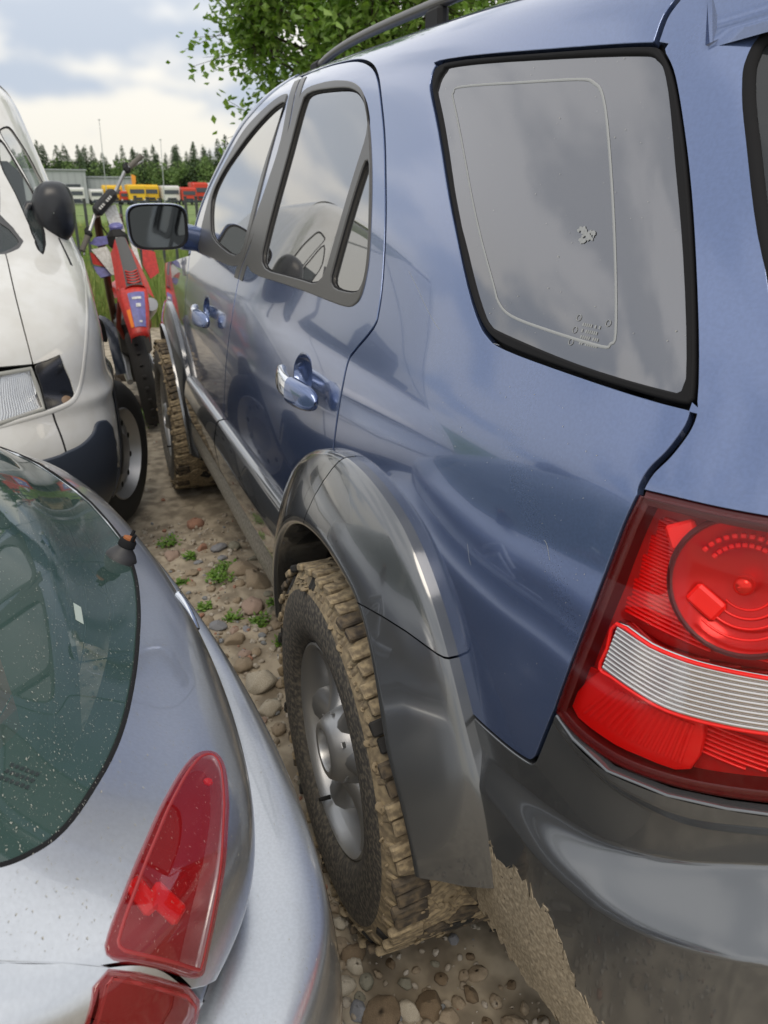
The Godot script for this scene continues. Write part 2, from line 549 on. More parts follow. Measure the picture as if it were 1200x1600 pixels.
var STONES := [
	[-0.955, -2.153, 0.088, "r"],
	[-1.095, -1.833, 0.080, "p"],
	[-0.972, -1.860, 0.054, "r"],
	[-0.906, -1.821, 0.070, "g"],
	[-0.911, -1.722, 0.047, "g"],
	[-0.843, -1.810, 0.060, "o"],
	[-0.854, -1.573, 0.112, "t"],
	[-0.826, -1.445, 0.123, "t"],
	[-0.885, -1.254, 0.092, "p"],
	[-0.927, -1.332, 0.040, "t"],
	[-1.051, -1.230, 0.054, "t"],
	[-1.023, -1.173, 0.062, "g"],
	[-0.988, -1.070, 0.073, "t"],
	[-0.972, -0.979, 0.042, "p"],
	[-0.830, -1.121, 0.062, "t"],
	[-0.987, -0.925, 0.069, "t"],
	[-0.960, -0.819, 0.114, "w"],
	[-0.824, -1.215, 0.046, "o"],
	[-1.044, -1.641, 0.056, "t"],
	[-1.089, -1.587, 0.045, "t"],
	[-0.998, -1.466, 0.039, "t"],
	[-0.886, -1.074, 0.035, "t"],
	[-0.879, -0.985, 0.030, "w"],
	[-1.051, -0.911, 0.044, "t"],
	[-0.962, -0.680, 0.075, "w"],
	[-0.958, -0.583, 0.047, "t"],
	[-1.012, 0.145, 0.043, "a"],
	[-0.995, 0.171, 0.050, "b"],
	[-0.999, 0.196, 0.042, "w"],
	[-1.034, 0.227, 0.048, "w"],
	[-0.991, 0.235, 0.032, "o"],
	[-1.014, 0.260, 0.026, "o"],
	[-1.025, 0.286, 0.044, "g"],
	[-0.991, 0.313, 0.076, "b"],
	[-0.923, 0.261, 0.027, "o"],
	[-0.889, 0.287, 0.019, "t"],
	[-0.898, 0.320, 0.059, "b"],
	[-0.937, 0.317, 0.047, "w"],
	[-0.786, 0.295, 0.039, "t"],
	[-0.812, 0.289, 0.025, "t"],
	[-0.843, 0.329, 0.029, "t"],
	[-0.796, 0.209, 0.026, "g"],
	[-0.817, 0.326, 0.034, "b"],
	[-0.855, 0.279, 0.029, "b"],
	[-0.878, 0.357, 0.039, "t"],
	[-0.780, 0.356, 0.026, "t"],
	[-0.933, 0.213, 0.022, "b"],
	[-0.966, 0.229, 0.020, "t"],
	[-1.000, 0.095, 0.034, "w"],
	[-0.997, 0.054, 0.030, "t"],
	[-1.088, -3.632, 0.103, "w"],
	[-1.182, -4.217, 0.130, "g"],
	[-1.142, -3.898, 0.058, "t"],
	[-1.029, 0.183, 0.027, "a"],
	[-0.733, 0.334, 0.022, "b"],
	[-0.892, 0.243, 0.017, "t"],
	[-0.896, -1.831, 0.038, "o"],
	[-0.790, -1.688, 0.042, "o"],
	[-0.895, -0.794, 0.043, "t"],
	[-0.978, -1.250, 0.032, "t"],
	[-0.891, -1.453, 0.044, "t"],
	[-1.009, -1.708, 0.036, "g"],
	[-1.036, -1.784, 0.032, "w"],
	[-0.806, -1.338, 0.038, "o"],
	[-0.937, -1.117, 0.031, "g"],
	[-0.933, -0.985, 0.038, "t"],
	[-0.934, -0.720, 0.034, "o"],
	[-0.994, -0.628, 0.029, "p"],
	[-0.973, 0.281, 0.021, "t"],
	[-0.965, 0.323, 0.025, "g"],
	[-0.852, 0.244, 0.017, "o"],
	[-0.814, 0.382, 0.030, "b"],
	[-0.736, 0.386, 0.024, "t"],
	[-0.716, 0.420, 0.025, "b"],
	[-0.782, 0.257, 0.020, "b"],
]
var WEEDS := [
	[-1.101, -1.959, 0.082],
	[-0.953, -1.517, 0.084],
	[-0.916, -1.622, 0.077],
	[-1.034, -1.763, 0.042],
	[-0.967, -1.222, 0.050],
	[-1.043, -1.335, 0.046],
	[-0.879, -1.154, 0.058],
	[-0.963, -1.598, 0.035],
	[-1.057, -3.963, 0.251],
	[-1.129, -4.379, 0.179],
	[-0.948, -4.038, 0.171],
	[-0.840, -1.012, 0.039],
	[-1.092, -1.560, 0.035],
	[-0.802, -1.257, 0.047],
]
func _ready() -> void:
	# camera
	var cam := Camera3D.new()
	cam.name = "camera"
	cam.position = Vector3(-1.332, 1.3768, 1.2062)
	cam.rotation = Vector3(-.3863, -.3699, 0)
	cam.fov = 66.85
	cam.near = .02
	cam.far = 2000.0
	var lens := CameraAttributesPhysical.new()
	lens.frustum_focal_length = 12.0 / tan(deg_to_rad(66.85 * .5))
	lens.frustum_focus_distance = 1.05
	lens.exposure_aperture = 7.0
	lens.frustum_near = .02
	lens.frustum_far = 2000.0
	cam.attributes = lens
	add_child(cam)
	# sky
	var we := WorldEnvironment.new()
	we.name = "environment"
	var env := Environment.new()
	env.background_mode = Environment.BG_SKY
	env.tonemap_mode = Environment.TONE_MAPPER_LINEAR
	env.tonemap_exposure = 1.4
	env.sdfgi_enabled = true
	env.ssao_enabled = true
	env.ssil_enabled = true
	var sky := Sky.new()
	sky.sky_material = cloud_sky()
	env.sky = sky
	we.environment = env
	add_child(we)
	# sun behind thin cloud
	var sun := DirectionalLight3D.new()
	sun.name = "sun"
	sun.rotation = Vector3(deg_to_rad(-60), deg_to_rad(-28), 0)
	sun.light_energy = .32
	sun.light_angular_distance = 30.0
	sun.light_color = Color(1, .95, .88)
	sun.shadow_enabled = true
	add_child(sun)
	materials()
	build_ground()
	build_suv()
	build_hatch()
	build_van()
	build_bike()
	build_background()

func cloud_sky() -> PanoramaSkyMaterial:
	var w := 1024
	var h := 512
	var img := Image.create_empty(w, h, false, Image.FORMAT_RGBF)
	var big := FastNoiseLite.new()
	big.seed = 8
	big.frequency = .95
	big.fractal_octaves = 5
	big.domain_warp_enabled = true
	big.domain_warp_amplitude = .5
	var fine := FastNoiseLite.new()
	fine.seed = 21
	fine.frequency = 1.6
	fine.fractal_octaves = 4
	for y in h:
		var el := (0.5 - (y + .5) / h) * PI
		var s := sin(el)
		for x in w:
			var az := (x + .5) / w * TAU
			var c: Color
			if s < 0.0:
				c = Color(.30, .29, .26)
			else:
				# cloud layer overhead seen in perspective
				var k := 1.0 / (s + .16)
				var px := cos(az) * cos(el) * k
				var pz := sin(az) * cos(el) * k
				var n := big.get_noise_3d(px, pz * 1.0, 3.0) + .35 * fine.get_noise_3d(px, pz, 9.0)
				var dark := smoothstep(-.06, .34, n)
				var lightc := Color(.70, .675, .61).lerp(Color(.86, .87, .89), smoothstep(.04, .36, s))
				var darkc := Color(.33, .40, .51).lerp(Color(.58, .61, .66), smoothstep(.1, .45, s))
				c = lightc.lerp(darkc, dark * .8)
				c = c.lerp(Color(.66, .64, .575), smoothstep(.09, .0, s) * .9)
			img.set_pixel(x, y, c)
	var m := PanoramaSkyMaterial.new()
	m.panorama = ImageTexture.create_from_image(img)
	return m

func speckle(seed_n: int, freq: float, lo: Color, hi: Color, cut := 0.0, soft := 1.0, size := 512) -> NoiseTexture2D:
	var t := NoiseTexture2D.new()
	t.width = size
	t.height = size
	t.seamless = true
	var n := FastNoiseLite.new()
	n.seed = seed_n
	n.frequency = freq
	n.fractal_octaves = 4
	t.noise = n
	var g := Gradient.new()
	g.offsets = PackedFloat32Array([clampf(cut, 0, 1), clampf(cut + soft, 0, 1)])
	g.colors = PackedColorArray([lo, hi])
	t.color_ramp = g
	return t

func tri(m: StandardMaterial3D, scale: float, world := true) -> void:
	m.uv1_triplanar = true
	m.uv1_world_triplanar = world
	m.uv1_scale = Vector3.ONE * scale

func materials() -> void:
	var p := mat("paint", lin(.12, .17, .325), .15, .58, 1.0)
	p.metallic_specular = 1.0
	p.albedo_texture = speckle(31, .06, Color(.95, .95, .95), Color(1, 1, 1), .35, .3)
	tri(p, 6.0)
	mat("grey_gloss", lin(.115, .12, .125), .17, .6, 1.0).metallic_specular = 1.0
	var sl := mat("sill", lin(.26, .245, .21), .6, .0, .15)
	sl.albedo_texture = speckle(32, .03, Color(.75, .74, .72), Color(1, 1, 1), .35, .3)
	tri(sl, 5.0)
	var tm := mat("trim", lin(.065, .061, .055), .32)
	tm.albedo_texture = speckle(33, .05, Color(.88, .88, .88), Color(1, 1, 1), .3, .4)
	tri(tm, 12.0)
	mat("black_rubber", lin(.017, .017, .018), .8).metallic_specular = .2
	mat("print_dark", lin(.02, .03, .03), .7)
	mat("van_rubber", lin(.06, .06, .062), .6)
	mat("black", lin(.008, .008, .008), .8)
	mat("rubber", lin(.022, .021, .020), .85)
	var sw := mat("sidewall", Color.WHITE, .8)
	sw.albedo_texture = speckle(34, .03, lin(.05, .048, .046), lin(.19, .165, .125), .34, .42)
	tri(sw, 5.0, false)
	earth("mud", lin(.36, .285, .175), lin(.17, .135, .09), 9.0)
	earth("mud_dark", lin(.15, .115, .075), lin(.05, .042, .034), 6.0)
	earth("mud_pale", lin(.40, .335, .24), lin(.25, .205, .14), 24.0)
	mat("flap", lin(.05, .052, .055), .45)
	mat("rim", lin(.40, .405, .41), .38, .75)
	mat("dark_metal", lin(.05, .05, .05), .5, .5)
	mat("chrome", lin(.75, .77, .80), .10, 1.0)
	mat("mirror", lin(.12, .135, .15), .04, 1.0)
	mat("seat", lin(.05, .05, .052), .9)
	mat("etch", lin(.31, .32, .32), .8)
	var t1 := glass("tint", lin(.38, .375, .37), .95, .01)
	t1.metallic = .92
	var t2 := glass("tint_grey", lin(.225, .225, .235), .95, .02)
	t2.metallic = .88
	var t3 := glass("tint_light", lin(.46, .455, .44), .90, .01)
	t3.metallic = .9
	glass("tint_rear", lin(.03, .032, .034), .7, .02)
	mat("lamp_back", lin(.50, .003, .002), .5, .0)
	mat("lamp_red", lin(.80, .004, .003), .25, .2)
	mat("lamp_bright", lin(.90, .008, .005), .25)
	mat("lamp_chamber", lin(.52, .003, .002), .18, .5)
	mat("lamp_dark", lin(.06, .002, .002), .3)
	mat("lamp_bulb", lin(.75, .02, .012), .08, .7)
	mat("lamp_silver", lin(.62, .62, .60), .06, 1.0)
	glass("lamp_lens", lin(.45, .003, .003), .05, .01).metallic_specular = .35
	mat("lamp_deep", lin(.16, .004, .005), .3, .4)
	mat("lamp_rim", lin(.30, .03, .03), .3)
	glass("lamp_lens_deep", lin(.32, .008, .010), .45)
	var sv := mat("silver", lin(.575, .595, .62), .28, .85, 1.0)
	sv.albedo_texture = speckle(35, .06, Color(.965, .965, .965), Color(1, 1, 1), .35, .3)
	tri(sv, 6.0)
	mat("hatch_glass_edge", lin(.008, .011, .012), .3)
	glass("hatch_glass", lin(.062, .112, .098), .68, .03)
	mat("hatch_inside", lin(.10, .12, .11), .9)
	mat("red_cloth", lin(.40, .03, .02), .8)
	mat("sticker", lin(.45, .52, .46), .6)
	mat("fleck", lin(.40, .39, .34), .95)
	mat("spindle_rubber", lin(.03, .03, .032), .55)
	mat("rust", lin(.30, .10, .03), .8)
	var wp := mat("white_paint", lin(.60, .595, .565), .35, .0, .8)
	wp.albedo_texture = speckle(36, .02, Color(.95, .945, .93), Color(1, 1, 1), .3, .4)
	tri(wp, .8)
	glass("van_glass", lin(.05, .07, .07), .35)
	mat("van_bezel", lin(.30, .30, .27), .4)
	glass("lamp_clear", lin(.7, .7, .7), .12)
	mat("headlight", lin(.62, .64, .65), .3, .7)
	mat("indicator", lin(.010, .010, .010), .15)
	mat("indicator_bulb", lin(.22, .14, .08), .3)
	mat("mirror_shell", lin(.012, .013, .016), .35)
	mat("bumper_plastic", lin(.030, .038, .055), .42)
	# ground and plants
	earth("soil", lin(.40, .345, .262), lin(.20, .168, .124), 1.6)
	earth("clod", lin(.12, .095, .07), lin(.05, .04, .03), 2.0)
	earth("field", lin(.16, .22, .05), lin(.09, .15, .03), .05)
	earth("stone_red", lin(.33, .18, .12), lin(.25, .14, .10), 6.0)
	earth("stone_pink", lin(.34, .25, .20), lin(.27, .20, .16), 6.0)
	earth("stone_grey", lin(.24, .25, .27), lin(.17, .17, .18), 6.0)
	earth("stone_olive", lin(.25, .24, .19), lin(.18, .17, .13), 6.0)
	earth("stone_tan", lin(.31, .25, .18), lin(.22, .175, .12), 6.0)
	earth("stone_pale", lin(.46, .42, .34), lin(.30, .26, .20), 6.0)
	earth("stone_brown", lin(.20, .145, .09), lin(.13, .095, .06), 6.0)
	mat("gravel", Color.WHITE, .95).vertex_color_use_as_albedo = true
	var lf := mat("leaf", Color.WHITE, .5)
	lf.vertex_color_use_as_albedo = true
	lf.backlight_enabled = true
	lf.backlight = Color(.75, .85, .35)
	mat("grass", Color.WHITE, .8).vertex_color_use_as_albedo = true
	mat("needles", Color.WHITE, .8).vertex_color_use_as_albedo = true
	mat("far_leaf", Color.WHITE, .8).vertex_color_use_as_albedo = true
	mat("bark", lin(.07, .055, .04), .9)
	# bike
	worn("bike_red", lin(.58, .035, .025))
	worn("bike_purple", lin(.16, .16, .42))
	mat("bike_orange", lin(.85, .22, .02), .4)
	worn("bike_white", lin(.68, .68, .66))
	mat("bike_grey", lin(.085, .085, .085), .8)
	mat("bike_frame", lin(.30, .05, .03), .4)
	mat("fork", lin(.10, .05, .03), .3, .5)
	mat("grip", lin(.14, .13, .11), .8)
	mat("bar_pad", lin(.015, .016, .018), .6)
	# far things
	mat("post", lin(.055, .06, .06), .6)
	mat("pole", lin(.35, .37, .38), .5)
	mat("lorry_white", lin(.62, .62, .60), .4)
	mat("lorry_yellow", lin(.75, .46, .02), .4)
	mat("lorry_red", lin(.55, .045, .02), .4)
	mat("lorry_orange", lin(.8, .3, .03), .5)
	mat("far_glass", lin(.04, .05, .06), .15)
	mat("far_lamp", lin(.6, .6, .58), .2)
	mat("shed_wall", lin(.36, .38, .40), .7)
	mat("shed_roof", lin(.28, .30, .32), .6)

# scuffed plastic
func worn(called: String, c: Color) -> void:
	var m := mat(called, c, .42)
	m.albedo_texture = speckle(called.hash() % 900, .03, Color(.86, .85, .83), Color(1, 1, 1), .3, .4, 256)
	tri(m, 5.0, false)

# earthy stuff: two tones of grain, and relief
func earth(called: String, a: Color, b: Color, scale: float) -> StandardMaterial3D:
	var m := mat(called, Color.WHITE, .95)
	m.albedo_texture = speckle(called.hash() % 1000, .02, b, a, .28, .45, 256)
	tri(m, scale, called in ["soil", "field"])
	return m

# ---------------------------------------------------------------- the blue SUV
func suv_skin() -> BodySkin:
	var cols := [[-3.6, .70], [-3.3, .84], [-2.95, .90], [-2.6, .915], [-2.1, .92], [-1.6, .92], [-1.1, .92], [-.65, .918], [-.25, .912], [.05, .905], [.30, .893], [.50, .872], [.66, .842], [.78, .775], [.86, .66], [.91, .42], [.93, .15], [.93, -.15]]
	var ys := [.28, .45, .62, .78, .90, 1.0, 1.08, 1.16, 1.25, 1.38, 1.50, 1.595, 1.652, 1.682, 1.695, 1.70]
	var hw := [.885, .898, .908, .915, .917, .911, .897, .871, .842, .800, .760, .728, .69, .60, .35, .02]
	var rz := [0.0, 0, 0, 0, 0, .005, .015, .03, .055, .12, .19, .25, .29, .34, .45, .60]
	var P := []
	for c in cols:
		var w := clampf((c[0] + .1) / .8, 0, 1)
		var up := .02 - .05 * clampf((c[0] + 1.0) / 1.4, 0, 1)
		var line := []
		for k in ys.size(): line.append(Vector3(-c[1] * hw[k] / .917, ys[k] + up * clampf((ys[k] - 1.45) / .15, 0, 1), c[0] - w * rz[k]))
		P.append(line)
	return BodySkin.new(P, Vector2(8, 4), Vector3.LEFT)

func arch(sk: BodySkin, zc: float, r: float, a0: float, a1: float, n := 40) -> PackedVector2Array:
	var out := PackedVector2Array()
	var g := Vector2(9.0 if zc > -1 else 2.7, 2.0)
	for k in n + 1:
		var a := lerpf(a0, a1, float(k) / n)
		g = sk.find(zc + r * cos(a), .36 + r * sin(a), 2, 1, g)
		out.append(g)
	return out

# side of the body at (z, y): the point and the outward normal
func flank(sk: BodySkin, z: float, y: float, g: Vector2) -> Array:
	var uv := sk.find(z, y, 2, 1, g)
	var e := sk.ev(uv.x, uv.y)
	return [e[0], e[1], uv]

# wheel arch flare swept round the wheel: rings of [radius, height off the body]; s0, s1 slant the two ends
func flare_piece(sk: BodySkin, zc: float, a0: float, a1: float, n: int, s0 := 0.0, s1 := 0.0, bulge := 1.0) -> ArrayMesh:
	var mb := Mb.new()
	var rows := []
	var prof := [[.138, -.004], [.138, .016], [.136, .022], [.130, .029], [.118, .037], [.092, .050], [.06, .064], [.022, .078], [.008, .081], [.001, .079], [-.003, .072], [-.004, .05], [-.003, -.14]]
	for q in prof: rows.append([])
	var g := Vector2(8.5 if zc > -1 else 2.8, 2.5)
	for k in n + 1:
		for j in prof.size():
			var across := clampf(1.0 - prof[j][0] / .150, 0, 1)
			var a := lerpf(a0 + s0 * across, a1 + s1 * across, float(k) / n)
			var down := clampf((.12 - sin(a)) / .9, 0, 1)
			var tuck := smoothstep(1.25, .55, a) if bulge > .9 else 0.0
			var wide := lerpf(1.0, .60, tuck) - .10 * smoothstep(.6, .1, a) * tuck
			if bulge <= .9 or a > 2.6: wide = 1.0 - .4 * smoothstep(0.0, 1.0, clampf((.60 - sin(a)) / 1.0, 0, 1))
			var r: float = .453 - .043 * tuck * (1.0 if j > 5 else .8) + prof[j][0] * wide * lerpf(.55, 1.0, bulge)
			var z := zc + r * cos(a)
			var y := maxf(.36 + r * sin(a), .285)
			var f := flank(sk, z, y, g)
			if j == 5: g = f[2]
			var o: float = prof[j][1]
			if j > 0 and j < 11: o = o * bulge + .012 * down + .030 * tuck * smoothstep(.03, .09, prof[j][1])
			rows[j].append(f[0] + Vector3(-1, 0, 0) * o)
	mb.strip(rows.slice(0, 2))
	mb.strip(rows.slice(1, 12))
	mb.strip(rows.slice(11, 13))
	return mb.mesh()

func sweep_piece(rows: Array) -> ArrayMesh:
	var mb := Mb.new()
	mb.strip(rows)
	return mb.mesh()

func tread_shape(sx: float, sy: float, sz: float, seed_n: int) -> ArrayMesh:
	# a rubber lug: chamfered block with a sipe across
	var mb := Mb.new()
	var r := RandomNumberGenerator.new()
	r.seed = seed_n
	mb.box(Vector3(0, 0, -sz * .27), Vector3(sx, sy, sz * .44), Basis(Vector3.UP, r.randf_range(-.06, .06)), .003)
	mb.box(Vector3(sx * .04, sy * -.04, sz * .25), Vector3(sx * .96, sy * .95, sz * .46), Basis(Vector3.UP, r.randf_range(-.08, .08)), .003)
	return mb.mesh()

func road_wheel(parent: Node3D, called: String, zc: float, muddy: bool, rs: int, right := false) -> void:
	var w := Node3D.new()
	w.name = called
	parent.add_child(w, true)
	w.position = Vector3(-.865, .36, zc)
	if right:
		w.position.x = .865
		w.rotation.y = PI
	# local frame: -x is outwards; outer face of the tyre at x = -.125
	var ax := Vector3(-1, 0, 0)
	var mb := Mb.new()
	mb.lathe(Vector3.ZERO, ax, [Vector2(.205, -.12), Vector2(.30, -.128), Vector2(.345, -.12), Vector2(.364, -.10), Vector2(.3675, -.08), Vector2(.3675, .085), Vector2(.362, .106), Vector2(.350, .1155), Vector2(.334, .1245), Vector2(.322, .1282)], 72)
	part("tyre_tread", mb.mesh(), M.mud if muddy else M.rubber, w)
	mb = Mb.new()
	mb.lathe(Vector3.ZERO, ax, [Vector2(.322, .1282), Vector2(.31, .131), Vector2(.27, .1335), Vector2(.245, .131), Vector2(.226, .124), Vector2(.2135, .113), Vector2(.209, .10)], 72)
	part("tyre_sidewall", mb.mesh(), M.sidewall, w)
	# rim
	mb = Mb.new()
	mb.lathe(Vector3.ZERO, ax, [Vector2(.2085, .098), Vector2(.2125, .108), Vector2(.2125, .113), Vector2(.208, .116), Vector2(.2035, .112), Vector2(.199, .098), Vector2(.196, .088)], 72)
	part("rim", mb.mesh(), M.rim, w)
	mb = Mb.new()
	mb.lathe(Vector3.ZERO, ax, [Vector2(.196, .088), Vector2(.190, .06), Vector2(.186, .02), Vector2(.182, -.06)], 72)
	part("rim_barrel", mb.mesh(), M.rim, w)
	mb = Mb.new()
	mb.lathe(Vector3.ZERO, ax, [Vector2(.19, -.03), Vector2(.15, -.02), Vector2(.02, -.02)], 40)
	part("brake_drum", mb.mesh(), M.dark_metal, w)
	for k in 6:
		var a := TAU * k / 6 + .35
		var ca := Basis(Vector3(1, 0, 0), a)
		var rows := []
		for s in 7:
			var t := s / 6.0
			var r := lerpf(.055, .196, t)
			var half := lerpf(.027, .040, t) + .008 * pow(t, 6.0)
			var hgt := .106 - .026 * sin(t * PI * .8)
			var line := []
			for q in [[-1.0, -.07], [-1.02, -.030], [-.86, -.010], [-.45, .002], [0, .006], [.45, .002], [.86, -.010], [1.02, -.030], [1.0, -.07]]:
				line.append(ca * Vector3(-(hgt + q[1]), r, q[0] * half))
			rows.append(line)
		mb = Mb.new()
		mb.strip(rows, ca * Vector3(-1, 0, 0))
		part("spoke", mb.mesh(), M.rim, w)
	mb = Mb.new()
	mb.lathe(Vector3.ZERO, ax, [Vector2(.084, .060), Vector2(.080, .085), Vector2(.062, .118), Vector2(.056, .126), Vector2(.051, .1285), Vector2(.043, .127), Vector2(.0415, .121), Vector2(.0405, .07), Vector2(.0, .068)], 48)
	part("hub", mb.mesh(), M.rim, w)
	mb = Mb.new()
	mb.lathe(Vector3.ZERO, ax, [Vector2(.0402, .074), Vector2(.03, .078), Vector2(0, .078)], 24)
	part("hub_bore", mb.mesh(), M.black, w)
	for k in 6:
		var a := TAU * (k + .5) / 6 + .35
		mb = Mb.new()
		mb.box(Vector3(-.099, cos(a) * .0705, sin(a) * .0705), Vector3(.024, .003, .012), Basis(Vector3(1, 0, 0), a) * Basis(Vector3(0, 0, 1), -.55), .003)
		part("lug_recess", mb.mesh(), M.rim, w)
	mb = Mb.new()
	mb.tube([Vector3(-.10, -.178, -.06), Vector3(-.125, -.176, -.058)], [.005, .004], 8)
	part("valve_stem", mb.mesh(), M.black, w)
	if muddy: cake(w, rs + 5, 650)
	# lugs
	var rng := RandomNumberGenerator.new()
	rng.seed = rs
	var shoulder := []
	var middle := []
	for k in 3:
		shoulder.append(tread_shape(.062, .015, .056, 10 + k))
		middle.append(tread_shape(.054, .014, .049, 20 + k))
	var edge := tread_shape(.030, .007, .028, 31)
	var n := 36
	for k in n:
		var a := TAU * k / n
		for row in 5:
			var aa := a + (0.5 * TAU / n if row % 2 == 1 else 0.0) + rng.randf_range(-.012, .012)
			var b := Basis(Vector3(1, 0, 0), aa)
			var x: float = [-.094, -.038, .016, .066, .10][row]
			var yaw: float = [0.12, .5, -.5, .45, .1][row]
			var o := part("tread_block", shoulder[k % 3] if row == 0 or row == 4 else middle[k % 3], null, w)
			o.transform = Transform3D(b * Basis(Vector3.UP, yaw), b * Vector3(x, .3655 + rng.randf_range(-.002, .001), 0))
			var pick := rng.randf()
			if muddy: o.material_override = M.mud if pick < .5 else (M.mud_dark if pick < .92 else M.rubber)
			else: o.material_override = M.rubber if pick < .8 else M.mud_dark
		var bs := Basis(Vector3(1, 0, 0), a)
		var o2 := part("shoulder_lug", edge, M.mud if muddy and rng.randf() < .85 else M.rubber, w)
		o2.transform = Transform3D(bs * Basis(Vector3(0, 0, 1), 1.05), bs * Vector3(-.118, .345, 0))

# mud caked unevenly on tread and shoulder
func cake(w: Node3D, sd: int, n: int) -> void:
	var rng := RandomNumberGenerator.new()
	rng.seed = sd
	var mm := MultiMesh.new()
	mm.transform_format = MultiMesh.TRANSFORM_3D
	mm.mesh = pebble(211, .6, .6, 5)
	mm.instance_count = n
	for k in n:
		var a := rng.randf() * TAU
		var b := Basis(Vector3(1, 0, 0), a)
		var x := rng.randf_range(-.135, .10)
		var r := .3675 + rng.randf_range(-.001, .006)
		if x < -.09: r = lerpf(.366, .325, (-.09 - x) / .045) + .002
		if x < -.118: x = -.1245 - (.350 - r) * .1
		var s := .007 + .022 * pow(rng.randf(), 2.5)
		mm.set_instance_transform(k, Transform3D((b * Basis.from_euler(Vector3(rng.randf_range(-.2, .2), rng.randf() * 6, rng.randf_range(-.2, .2)))).scaled_local(Vector3(s * 1.2, s * .55, s * 1.1)), b * Vector3(x, r, 0)))
	var o := MultiMeshInstance3D.new()
	o.name = "caked_mud"
	o.multimesh = mm
	o.material_override = M.mud
	w.add_child(o, true)
	mark(o, "", "", "", "stuff")

func pull_handle(parent: Node3D, sk: BodySkin, uv: Vector2, rearwards: float) -> void:
	var e := sk.ev(uv.x, uv.y)
	var N: Vector3 = e[1]
	var T := (Vector3(0, 0, 1) - N * N.z).normalized()
	var B := N.cross(T).normalized()
	if B.y < 0: B = -B
	var o: Vector3 = e[0]
	var place := func(t: float, b: float, h: float) -> Vector3: return o + T * t * 1.15 + B * b * 1.25 + N * h * 1.2
	# cup
	var mb := Mb.new()
	var rows := []
	for k in 7:
		var q := k / 6.0
		var line := []
		for s in 25:
			var a := TAU * s / 24
			var r := cos(q * PI / 2)
			line.append(place.call(cos(a) * .058 * r - .030, sin(a) * .036 * r + .008, -.026 * sin(q * PI / 2) - .001))
		rows.append(line)
	mb.strip(rows, N)
	part("handle_cup", mb.mesh(), M.paint, parent)
	# bar
	var bar := func(t0: float, t1: float, fat: float, cap: bool) -> ArrayMesh:
		var m := Mb.new()
		var rr := []
		for k in 13:
			var t := lerpf(t0, t1, k / 12.0)
			var q := clampf((t + .105) / .21, 0, 1)
			var bow := .018 + .020 * sin(q * PI)
			var thick := fat
			if cap: thick *= sqrt(maxf(1.0 - pow(k / 12.0, 4.0), .02))
			elif k < 3: thick *= [.55, .85, .97][k]
			var line := []
			for s in 17:
				var a := TAU * s / 16
				var ca := cos(a)
				var sa := sin(a)
				line.append(place.call(t, -.006 + signf(ca) * pow(absf(ca), .7) * .0175 * thick - .012 * (q - .5), bow + signf(sa) * pow(absf(sa), .7) * .0105 * thick))
			rr.append(line)
		m.strip(rr)
		return m.mesh()
	part("handle_bar", bar.call(-.105, .028, 1.0, false), M.chrome, parent)
	part("handle_end", bar.call(.029, .112, 1.22, true), M.paint, parent)

func grow(sk: BodySkin, poly: PackedVector2Array, d: float) -> PackedVector2Array:
	return inset(sk, poly, -d)

